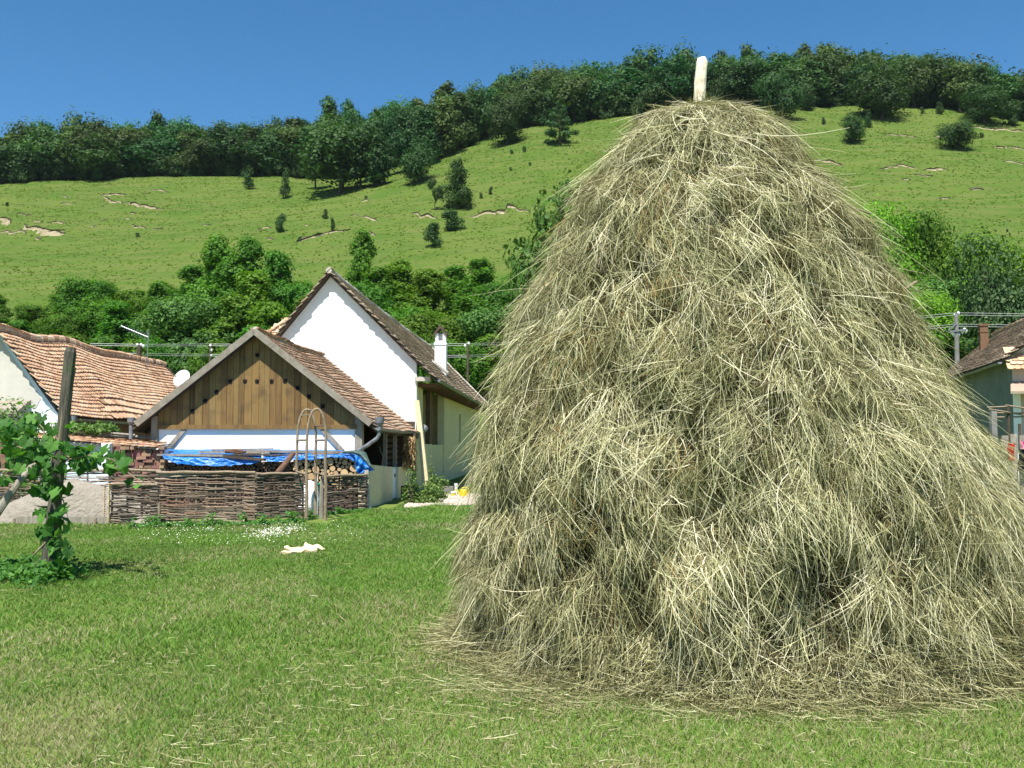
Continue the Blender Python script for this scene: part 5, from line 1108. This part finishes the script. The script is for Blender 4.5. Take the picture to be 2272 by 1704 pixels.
# poles and wires
def upole(px, ptop, D, r, label, mt, ins, z0=-.2):
    t = at(px, ptop, D); g = t.copy(); g[2] = z0; e = thing('power_pole', g, label, 'power pole'); m = MB(); m.tube([g, t], [r*1.25, r], 10); m.build('pole', mt, e)
    for dx, py in ins:
        q = at(px+dx, py, D); m = MB(); m.tube([q-(0,0,.14), q-(0,0,.05), q, q+(0,0,.06)], [.02,.07,.075,.03], 10); m.build('insulator', M_insul, e)
    return e
upole(309, 768, 58, .13, 'short dark power pole showing above the ridge of the red tiled house', M_darkwood, [(-4, 764), (4, 764), (9, 767)])
upole(467, 768, 60, .07, 'thin dark power pole between the satellite dish and the barn roof', M_darkwood, [(0, 766), (2, 776), (1, 788)])
upole(1038, 765, 61, .07, 'dark power pole right of the chimney, close to the haystack edge', M_darkwood, [(-6, 766), (2, 761)])
e = upole(2121, 694, 47, .1, 'concrete power pole in front of the brown roofed house on the right', M_conc, [(-7, 737), (-4, 741), (6, 741), (14, 734), (19, 730), (22, 733), (-2, 697), (5, 694)])
m = MB(); m.bar(at(2106, 736, 46.9), at(2144, 731, 46.9), .08, .08); m.bar(at(2104, 733, 46.9), at(2122, 718, 46.9), .05, .05); m.build('crossarm', M_zinc, e)
for k, (yy, off, lab) in enumerate([((764, 763, 762, 694), 0, 'topmost of the power wires'), ((768, 767, 766, 699), 0, 'second power wire from the top'), ((784, 786, 788, 719), 0, 'third power wire from the top'), ((788, 790, 792, 724), 0, 'lowest of the power wires')]):
    pts = []; ks = [(200, yy[0]-2, 57.5), (309, yy[0], 58), (467, yy[1], 60), (1038, yy[2], 61), (2121, yy[3], 47), (2400, yy[3]+3, 46)]
    for (a_, b_) in zip(ks[:-1], ks[1:]):
        P0, P1 = at(*a_), at(*b_); L = np.linalg.norm(P1-P0)
        for t in np.linspace(0, 1, 12)[:-1]: pts.append(P0+(P1-P0)*t-np.array([0, 0, 4*t*(1-t)*min(.5, .00035*L*L)]))
    m = MB(); m.tube(pts, .009, 5); o = m.build('power_wire', M_wire); tag(o, lab+', running across the whole valley', 'wire', 'power wires')
# trellis, fence and laundry at the right edge
e = thing('pole_trellis', at(2240, HZ, 20)*[1,1,0], 'rough trellis of thin poles before the grey wall at the right edge', 'trellis')
m = MB()
for px, yt, D_ in ((2237, 902, 20), (2262, 940, 20.4), (2300, 900, 20)): q = at(px, HZ, D_); q[2] = 0; m.tube([q, at(px, yt, D_)], .03, 7)
m.build('upright', M_darkwood, e); m = MB()
for a_, b_ in (((2190,904,20.1),(2237,902,20)),((2231,899,19.9),(2330,915,20)),((2205,916,20),(2330,918,20)),((2210,926,20),(2330,923,20.1)),((2195,908,19.8),(2330,930,20.3))): m.tube([at(*a_), at(*b_)], .018, 6)
m.build('rail', M_pole, e)
q = at(2205, HZ, 19.5); e = thing('concrete_post', (q[0], 19.5, 0), 'pale concrete fence post emerging from behind the right flank of the haystack', 'post'); m = MB(); z = at(2205, 912, 19.5)[2]; m.hexa([(q[0]-.06,19.44,-.1),(q[0]+.06,19.44,-.1),(q[0]+.06,19.56,-.1),(q[0]-.06,19.56,-.1),(q[0]-.05,19.45,z),(q[0]+.05,19.45,z),(q[0]+.05,19.55,z),(q[0]-.05,19.55,z)]); m.build('post_shaft', M_conc, e)
q = at(2254, HZ, 18.5); e = thing('grey_board_fence', (q[0], 18.5, 0), 'short grey board fence at the right edge, with clothes hung on it', 'fence'); m = MB()
for k in range(9): x = q[0]-.25+k*.16; m.box((x, 18.5, -.1), (x+.12, 18.53, at(0, 962+random.uniform(-5, 5), 18.5)[2]), rnd=random.random())
m.build('boards', M_greywood, e); m = MB(); m.box((q[0]-.3, 18.54, 1.2), (q[0]+1.3, 18.58, 1.28)); m.box((q[0]-.3, 18.54, .4), (q[0]+1.3, 18.58, .48)); m.build('rail', M_darkwood, e)
def hang(name, x0, x1, y0, y1, D_, mt, lab, seed):
    P = np.array([[at(x0+(x1-x0)*u*(1-.1*v)+1.5*sin(v*5+seed), y0+(y1-y0)*v, D_) for u in np.linspace(0, 1, 14)] for v in np.linspace(0, 1, 14)]); U, W_ = np.meshgrid(np.arange(14), np.arange(14), indexing='ij'); P[:, :, 1] -= .05+.05*fbm(W_*.5, U*.12, 0, seed, 2)
    P2 = P.copy(); P2[:, :, 1] += .03; g = P.reshape(-1, 3).mean(0); e = thing(name, g, lab, 'garment'); m = MB(); m.grid([list(r) for r in P]); m.grid([list(r) for r in P2]); m.build('fabric', mt, e, smooth=True)
hang('red_garment', 2233, 2249, 984, 1021, 18.4, M_red, 'bright red garment hanging on the fence right of the haystack', 2)
hang('pink_garment', 2264, 2290, 979, 995, 18.4, M_rose, 'pink garment at the extreme right edge beside the red one', 5)
hang('black_garment', 2259, 2290, 997, 1045, 18.42, M_black, 'black garment hanging just below the pink one at the right edge', 7)
# ---------------------------------------------------------------- haystack
RS.seed(91); random.seed(91)
DC = 8.6
prof = [(252,1452,1590),(258,1400,1640),(270,1372,1672),(290,1345,1700),(360,1283,1752),(440,1233,1830),(520,1193,1895),(600,1152,1945),(700,1104,1992),(800,1062,2042),(880,1034,2098),(960,1013,2152),(1040,1000,2192),(1120,990,2222),(1200,984,2245),(1300,984,2262),(1380,985,2272),(1420,980,2280)]
pz = []; pr = []; pc = []
for y, l, r in prof:
    y /= .9736; l /= .9736; r /= .9736
    a = at(l, y, DC); a1, a2 = math.atan((l-1136)/F), math.atan((r-1136)/F); md = (a1+a2)/2; pz.append(a[2]); pr.append(DC/cos(md)*sin((a2-a1)/2)*.962); pc.append(DC*math.tan(md))
pz, pr, pc = map(np.array, (pz[::-1], pr[::-1], pc[::-1]))
pz[0] = 0
def hr(z): return np.interp(z, pz, pr)
def hc(z): return np.interp(z, pz, pc)
ZT = pz[-1]
DENTS = []
for (px, py, rad, dep) in [(1525,352,.13,.17),(1572,440,.13,.15),(1360,575,.12,.13),(1290,1130,.18,.12),(1385,885,.2,.15),(1290,760,.16,.08),(1500,1085,.15,.13),(1760,1215,.28,.17),(1565,1250,.2,.15),(1235,1190,.14,.13),(1905,1205,.18,.13),(1720,1345,.22,.12),(1130,1260,.12,.12),(1480,940,.12,.1),(1650,760,.13,.08),(1850,900,.15,.09),(1400,1320,.16,.12),(2000,1100,.15,.1)]:
    px /= .9736; py /= .9736; dd_ = ray(px, py); t = DC-1.8
    for _ in range(200):
        p_ = CAM+dd_*(t/dd_[1])
        if (p_[0]-hc(p_[2]))**2+(p_[1]-DC)**2 < hr(p_[2])**2: break
        t += .02
    DENTS.append((p_[2], math.atan2(p_[1]-DC, p_[0]-hc(p_[2])), rad, dep))
def lump(z, th):
    x = np.cos(th)*1.6; y = np.sin(th)*1.6
    n1 = fbm(x*.95+4, y*.95, z*1.0, 5, 2); n2 = fbm(x*2.4, y*2.4, z*2.6, 15, 2)
    n3 = fbm(x*5.5, y*5.5, z*5, 25, 2)
    n4 = fbm(x*11, y*11, z*9, 35, 2)
    r_ = .07*n1+.11*n2+.13*n3+.07*n4-.02
    for (dz, dt, rad, dep) in DENTS:
        q = ((z-dz)**2+((np.mod(th-dt+pi, 2*pi)-pi)*hr(dz))**2)/rad**2; r_ = r_-dep*np.exp(-q)*np.where(z > dz, .7+.3*np.clip(1-(z-dz)/rad, 0, 1), 1)
    return r_
def hsurf(z, th, off=0.0):
    z = np.asarray(z, float); f = np.clip((ZT+.12-z)/.5, .0, 1)
    r = np.maximum(hr(z)+(lump(z, th)+off)*f, .02)
    return np.stack([hc(z)+np.cos(th)*r, DC+np.sin(th)*r, z], -1)
hay = thing('haystack', (float(hc(0)), DC, 0), 'tall conical haystack of loose dry hay filling the right half of the view', 'haystack')
zz = np.concatenate([np.linspace(-.05, ZT, 70), [ZT+.06]]); tt = np.linspace(0, 2*pi, 141)
m = MB(); rows = []
for z in zz:
    p = hsurf(np.full(141, min(z, ZT)), tt, -.24)
    if z > ZT: p = np.tile([hc(ZT), DC, z], (141, 1))+.0
    p[:, 2] = z; rows.append(list(p))
m.grid(rows); m.build('hay_core', M_haycore, hay, smooth=True)
def straws(P, Dr, Nn, L, W, curve, rnd, seg=3, lift=None, droop=None):
    """ribbons: P start, Dr unit direction, Nn outward normal"""
    n = len(P); side = np.cross(Dr, Nn); side /= np.linalg.norm(side, axis=1)[:, None]+1e-9
    tw = RS.uniform(-1.1, 1.1, n); wv = side*np.cos(tw)[:, None]+Nn*np.sin(tw)[:, None]
    kx = curve[:, None]*side; V = []
    kink = np.where(RS.rand(n) < .18, RS.normal(0, .35, n), 0); kp = RS.uniform(.3, .7, n)
    for i in range(seg+1):
        t = i/seg; c = P+Dr*(L*t)[:, None]+kx*(L*t*t)[:, None]+side*((np.maximum(0, t-kp)*kink*L))[:, None]
        if lift is not None: c = c+Nn*(lift*t)[:, None]
        if droop is not None: c = c-np.array([0, 0, 1.])*(droop*t*t)[:, None]
        w_ = (W*(1-.55*t*t))[:, None]*.5; V.append(c-wv*w_); V.append(c+wv*w_)
    V = np.stack(V, 1); k = 2*(seg+1); base = (np.arange(n)*k)[:, None, None]
    q = np.array([[2*i, 2*i+1, 2*i+3, 2*i+2] for i in range(seg)])[None]+base
    return V.reshape(-1, 3), q.ravel(), np.full(n*seg, 4), np.repeat(rnd, k)
def frame_on(z, th):
    e = .03; a = hsurf(z+e, th); b = hsurf(z-e, th); dn = b-a; dn /= np.linalg.norm(dn, axis=1)[:, None]
    c = hsurf(z, th+.02)-hsurf(z, th-.02); c /= np.linalg.norm(c, axis=1)[:, None]
    n = np.cross(dn, c); s = np.sign(n[:, 0]*np.cos(th)+n[:, 1]*np.sin(th)+1e-6)[:, None]; return dn, c, n*s
def pick(n, frontw=.8):
    z = RS.uniform(0, 1, n*3); z = z*ZT; k = RS.rand(n*3) < (hr(z)+.25)/(pr.max()+.25); z = z[k][:n]; n = len(z)
    fr = RS.rand(n) < frontw; th = np.where(fr, RS.uniform(-pi*1.03, pi*.03, n), RS.uniform(0, pi, n)); return z, th
def colour(z, th, spread=.2):
    x, y = np.cos(th)*1.6, np.sin(th)*1.6
    base = .5+.22*fbm(x*1.1, y*1.1, z*1.1, 41, 2)+.2*fbm(x*3, y*3, z*3, 51, 2)
    c = base+RS.normal(0, spread, len(z)); gold = (RS.rand(len(z)) < .02); c = np.clip(c, 0, .96); c[gold] = 1; return c
def gold(z, th, c, p=.2):
    g = fbm(np.cos(th)*1.6*1.7+9, np.sin(th)*1.6*1.7, z*1.7, 141, 2); k = RS.rand(len(z)) < np.clip((g-.3)*1.4, .008, p); c = c.copy(); c[k] = 1; return c
A = Acc()
# layer 1: matted filling, short and messy; colour lowered as painted shade of gaps
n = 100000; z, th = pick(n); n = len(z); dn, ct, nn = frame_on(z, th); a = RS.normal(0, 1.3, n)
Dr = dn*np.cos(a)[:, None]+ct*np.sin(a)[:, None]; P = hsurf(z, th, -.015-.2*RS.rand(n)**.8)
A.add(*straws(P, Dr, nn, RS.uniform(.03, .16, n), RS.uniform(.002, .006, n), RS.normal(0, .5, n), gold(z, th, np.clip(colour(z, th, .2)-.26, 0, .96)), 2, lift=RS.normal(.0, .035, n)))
# layer 2: many small wisps, each a handful of stalks lying much the same way
nt_ = 9500; z, th = pick(nt_); nt_ = len(z)
lk = lump(z, th); x, y = np.cos(th)*1.6, np.sin(th)*1.6; low = np.clip((2.4-z)/1.6, 0, 1)
swirl = (1.0-.45*low)*fbm(x*1.2, y*1.2, z*1.0, 61, 2)*1.1+RS.normal(0, .5, nt_)*(1-.4*low)+np.clip((z-3.2)/1.0, 0, 1)*RS.normal(0, .55, nt_)
keep = RS.rand(nt_) < np.clip(.7+lk*3.2, .1, 1); idx = np.where(keep)[0]; cols = colour(z, th, .17)+.02; offw = RS.uniform(-.09, .04, nt_); lw = RS.lognormal(0, .35, nt_)
K = 17; id_ = np.repeat(idx, K); n = len(id_)
zz_ = np.clip(z[id_]+RS.normal(0, .045, n), .02, ZT); tt_ = th[id_]+RS.normal(0, .04, n)/np.maximum(hr(z[id_]), .35)
dn, ct, nn = frame_on(zz_, tt_); a = swirl[id_]+RS.normal(0, .34, n)
Dr = dn*np.cos(a)[:, None]+ct*np.sin(a)[:, None]; P = hsurf(zz_, tt_, RS.uniform(-.03, .03, n)+offw[id_])
L_ = np.clip(RS.uniform(.08, .3, n)*lw[id_], .05, .55); drp = RS.uniform(0, .25, n)*L_
A.add(*straws(P, Dr, nn, L_, RS.uniform(.0016, .0048, n), RS.normal(0, .3, n), gold(zz_, tt_, np.clip(cols[id_]+RS.normal(0, .14, n), 0, .96), .12), 3, lift=RS.normal(.0, .03, n)-.04*L_, droop=drp))
# layer 3: single pale bent stalks on top
n = 15000; z, th = pick(n); n = len(z); dn, ct, nn = frame_on(z, th); a = RS.normal(0, .75, n)+.7*fbm(np.cos(th)*1.9, np.sin(th)*1.9, z*1., 61, 2)
Dr = dn*np.cos(a)[:, None]+ct*np.sin(a)[:, None]; P = hsurf(z, th, RS.uniform(-.03, .035, n)); L_ = RS.uniform(.08, .4, n)*np.where(RS.rand(n) < .12, 1.7, 1)
lf = RS.normal(.0, .03, n)-.08*L_; so_ = RS.rand(n) < .02; lf[so_] = RS.uniform(.03, .12, so_.sum())
A.add(*straws(P, Dr, nn, L_, RS.uniform(.0025, .006, n), RS.normal(0, .35, n), np.clip(colour(z, th, .14)+.24, 0, .95), 5, lift=lf, droop=RS.uniform(0, .35, n)*L_))
# tousled crown round the pole
n = 3500; th = RS.uniform(-pi, pi, n); rr = RS.rand(n)**.7; z = ZT-.02+.1*(1-rr); P = np.stack([hc(ZT)+np.cos(th)*rr*.42, DC+np.sin(th)*rr*.42, z-.25*rr*rr+.03], -1); a = RS.uniform(-pi, pi, n)
up = RS.uniform(-.35, .5, n); Dr = np.stack([np.cos(a), np.sin(a), up], -1); Dr /= np.linalg.norm(Dr, axis=1)[:, None]; nn = np.tile([0.01, 0, 1.], (n, 1))
A.add(*straws(P, Dr, nn, RS.uniform(.06, .26, n), RS.uniform(.003, .007, n), RS.normal(0, .35, n), np.clip(RS.normal(.55, .2, n), 0, .96), 3, droop=RS.uniform(0, .12, n)))
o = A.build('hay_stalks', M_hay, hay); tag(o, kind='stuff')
# stakes of the stack
tp = at(1558, 129, 8.65); bt = at(1549, 262, 8.65); m = MB(); dd = tp-bt
m.tube([bt-dd*2, bt, bt+dd*.2+(.003,0,0), bt+dd*.4, bt+dd*.6+(-.003,0,0), bt+dd*.8, tp-(0, 0, .035), tp-(.006, 0, .0)], [.06, .053, .054, .05, .052, .048, .047, .036], 14, jit=.05); m.build('centre_pole', M_pale_pole, hay, smooth=True)
m = MB(); q = at(2033, 625, 8.9); r_ = at(1975, 662, 8.7); m.tube([r_-(q-r_)*2, r_, q], [.017, .016, .012], 8, jit=.08); m.tube([at(2005, 640, 8.8), at(1995, 665, 8.7)], .005, 5); m.build('side_stick', M_pole, hay)
m = MB(); m.tube([at(1880, 455, 8.7), at(1905, 465, 8.7), at(1930, 474, 8.75)], [.012, .01, .008], 7, jit=.1); m.build('twig', M_pole, hay)
# loose hay round the foot
A = Acc(); n = 24000; th = RS.uniform(-pi*1.12, pi*.12, n); ext = np.abs(RS.normal(0, 1, n))
lob = .2+.2*fbm(np.cos(th)*2.4, np.sin(th)*2.4, 0, 71, 3)+.26*np.exp(-((th+2.3)/.42)**2)
d_ = ext*lob-.14; hgt_ = .42+.3*fbm(np.cos(th)*5, np.sin(th)*5, 0, 73, 2); r0 = hr(0)+d_; P = np.stack([hc(0)+np.cos(th)*r0, DC+np.sin(th)*r0, np.maximum(.015, (hgt_*np.exp(-np.maximum(0, d_+.1)/.13))*RS.rand(n))], -1)
a = th+RS.normal(0, 1.1, n); Dr = np.stack([np.cos(a), np.sin(a), RS.uniform(-.35, .3, n)], -1); Dr /= np.linalg.norm(Dr, axis=1)[:, None]; nn = np.tile([.01, 0, 1.], (n, 1))
A.add(*straws(P, Dr, nn, RS.uniform(.04, .25, n), RS.uniform(.002, .0055, n), RS.normal(0, .4, n), np.clip(RS.normal(.48, .2, n), 0, .98), 3, droop=RS.uniform(-.03, .05, n)))
# litter spread over the lawn, in streaks
n = 26000; Y = 4.6+RS.rand(n)**1.5*9; X = RS.uniform(-.58, .62, n)*Y
k = RS.rand(n) < np.clip(.03+1.3*np.maximum(0, fbm(X*1.1, Y*.8, 0, 81, 3)-.02)+.9*np.exp(-((X+.55)/.75)**2-((Y-7.2)/1.0)**2)+.35*np.exp(-((X-.6)/1.6)**2-((Y-5.9)/.8)**2), 0, 1); X, Y = X[k], Y[k]; n = len(X)
P = np.stack([X, Y, RS.uniform(.02, .05, n)], -1); a = RS.uniform(-pi, pi, n); Dr = np.stack([np.cos(a), np.sin(a), RS.uniform(-.04, .06, n)], -1); nn = np.tile([.01, 0, 1.], (n, 1))
ln = RS.uniform(.02, .08, n); lg = RS.rand(n) < .02; ln[lg] = RS.uniform(.15, .45, lg.sum())
A.add(*straws(P, Dr, nn, ln, RS.uniform(.002, .0045, n), RS.normal(0, .25, n), np.clip(RS.normal(.5, .22, n), 0, .98), 3))
o = A.build('scattered_hay', M_hay); tag(o, 'loose hay strewn over the grass around the haystack', 'hay', kind='stuff')
# ---------------------------------------------------------------- lawn
def M_lawn():
    m = mat('lawn_soil', (.11,.18,.03), 1, (.17,.19,.06), 2.2, .02, 30, spec=.05, detail=10); return m
m = MB(); m.add([(-600, -60, 0), (600, -60, 0), (600, 900, 0), (-600, 900, 0)], [(0, 1, 2, 3)]); o = m.build('ground', M_lawn()); tag(o, kind='structure')
def blades(X, Y, H, W, rnd, acc):
    n = len(X); an = RS.uniform(-pi, pi, n); ln = RS.uniform(.4, 1.7, n)*H; a2 = RS.uniform(-pi, pi, n)
    w = np.stack([np.cos(an), np.sin(an), 0*an], -1)*(W/2)[:, None]; b = np.stack([X, Y, 0*X], -1); l = np.stack([np.cos(a2)*ln, np.sin(a2)*ln, 0*ln], -1)
    z = np.array([0, 0, 1.]); mid = b+l*.35+z*(H*.6)[:, None]; tip = b+l+z*H[:, None]
    V = np.stack([b-w, b+w, mid+w*.8, mid-w*.8, tip], 1).reshape(-1, 3); k = (np.arange(n)*5)[:, None]
    L = np.concatenate([np.array([[0, 1, 2, 3]])+k, np.array([[3, 2, 4]])+k], 1).ravel(); acc.add(V, L, np.tile([4, 3], n), np.repeat(rnd, 5))
acc = Acc()
for (ya, yb, dens, h0, h1, w0, w1) in [(4.3, 7.5, 4300, .018, .05, .003, .006), (7.5, 12, 2300, .02, .055, .004, .009), (12, 19, 1800, .018, .05, .005, .01), (19, 29, 850, .02, .06, .008, .016)]:
    ar = (yb*yb-ya*ya)/2*1.22; n = int(ar*dens); Y = np.sqrt(RS.uniform(ya*ya, yb*yb, n)); X = RS.uniform(-.6, .62, n)*Y
    k = ((X-hc(0))**2+(Y-DC)**2 > (hr(0)-.1)**2); k &= ~((Y > 12) & (X > .12*Y) & (X < .42*Y)); k &= ~((Y > 20.3) & (X < -3.6)); k &= ~((Y > 25.0) & (X < -2.9))
    k &= ~((Y > 14) & (X > .45*Y) & (RS.rand(n) < .6))
    X, Y = X[k], Y[k]; n = len(X)
    # keep off the gravel
    px = X/Y*F+1136; py = HZ+1.6/Y*F; k = ~inside(px, py+3, gp); X, Y, px, py = X[k], Y[k], px[k], py[k]; n = len(X)
    tuft = fbm(X*1.6, Y*1.1, 0, 91, 3); dry = fbm(X*.8, Y*.6, 0, 95, 3)
    nearhay = np.exp(-np.clip(np.hypot(X-hc(0), Y-DC)-hr(0), 0, 9)/.5)
    fg = np.clip((9-Y)/4, 0, 1)
    rn = .34+.2*tuft+.22*fbm(X*.55+7, Y*.4, 0, 97, 3)+RS.normal(0, .15, n); dr = RS.rand(n) < np.clip(.03+.75*np.maximum(0, dry-.0)*(1+1.3*fg)+.3*nearhay+.34*fg, 0, .8)
    rn = np.where(dr, RS.uniform(.8, 1, n), np.clip(rn, 0, .8))
    H = RS.uniform(h0, h1, n)*(1+.6*tuft)
    cl = np.exp(-((px-735)/34)**2-((py-1290)/22)**2); H *= 1+1.6*cl
    fe = np.clip((Y-19)/2, 0, 1); H *= 1+.5*fe*(fbm(X*2, Y, 0, 99, 2)+.3)
    blades(X, Y, H, RS.uniform(w0, w1, n), rn, acc)
o = acc.build('grass', M_grass); tag(o, 'mown green grass of the lawn', 'grass', kind='stuff')
# weeds and nettles along the fence foot
acc = Acc(); P = []
for k in range(260):
    f = random.random(); px = 300+520*f; D_ = np.interp(px, [300, 566, 674, 720, 820], [20.0, 20.4, 21.3, 23.2, 24.6])-random.uniform(.0, .55)
    X = (px-1136)/F*D_; big = random.random() < .12; nl = 26 if big else 9; h = random.uniform(.14, .26) if big else random.uniform(.03, .08)
    for j in range(nl): P.append((X+random.gauss(0, .05), D_+random.gauss(0, .05), random.uniform(.02, h)))
for k in range(420):
    q = gnd(random.gauss(75, 42), random.gauss(1282, 9)); 
    for j in range(6): P.append((q[0]+random.gauss(0, .04), q[1]+random.gauss(0, .04), random.uniform(.02, .17)))
P = np.array(P); Nn = rdir(len(P))*.7+[0, -.2, .8]; Nn /= np.linalg.norm(Nn, axis=1)[:, None]; leaves(acc, P, Nn, .06, np.clip(RS.normal(.5, .25, len(P)), 0, 1), 1.2)
o = acc.build('weeds', L_vine); tag(o, 'low weeds and nettles along the foot of the wattle fence', 'weeds', kind='stuff')
# daisies
n = 2600; n = 1500; px = np.concatenate([RS.normal(598, 32, 700), RS.normal(640, 20, 180), RS.uniform(300, 800, 400), RS.normal(420, 40, 220)]); py = np.concatenate([RS.normal(1188, 6.5, 700)-(RS.rand(700)-.5)*4, RS.normal(1177, 4, 180), RS.uniform(1163, 1215, 400), RS.normal(1185, 8, 220)])
py[:700] -= (px[:700]-598)*.12; P = np.array([gnd(a_, b_) for a_, b_ in zip(px, py)]); P[:, 2] = RS.uniform(.03, .09, n); kk = RS.rand(n) < .6
an = np.linspace(0, 2*pi, 7)[:-1]; tv = [(cos(t), sin(t), 0) for t in an]+[(0, 0, .25)]; tf = [(i, (i+1) % 6, 6) for i in range(6)]; s = RS.uniform(.004, .0095, n)
Mx = np.tile(np.eye(3), (n, 1, 1)); Mx[:, 2, :2] = RS.normal(0, .3, (n, 2)); Mx[:, 0, 2] = RS.normal(0, .3, n); Mx[:, 1, 2] = RS.normal(.25, .3, n); Mx = Mx*(s*kk)[:, None, None]
a = Acc(); a.add(*stamp(tv, tf, Mx, P, RS.rand(n))); M_daisy = mat('daisy_petals', (.8,.8,.7), .7, ramp=[(0,(.8,.8,.74)),(.7,(.85,.85,.8)),(1,(.75,.65,.25))])
o = a.build('daisies', M_daisy); tag(o, 'patch of small white daisies in the lawn', 'daisies', kind='stuff')

# ---------------------------------------------------------------- air
mv = bpy.data.materials.new('haze'); mv.use_nodes = True; N = mv.node_tree.nodes; N.clear(); out = N.new('ShaderNodeOutputMaterial'); pv = N.new('ShaderNodeVolumePrincipled')
pv.inputs['Density'].default_value = .00005; pv.inputs['Color'].default_value = (.75, .87, 1, 1); mv.node_tree.links.new(pv.outputs[0], out.inputs['Volume'])
m = MB(); m.box((-700, -70, -1.5), (700, 950, 130)); o = m.build('haze', mv); tag(o, kind='stuff', label='thin summer haze in the air of the valley', cat='haze')
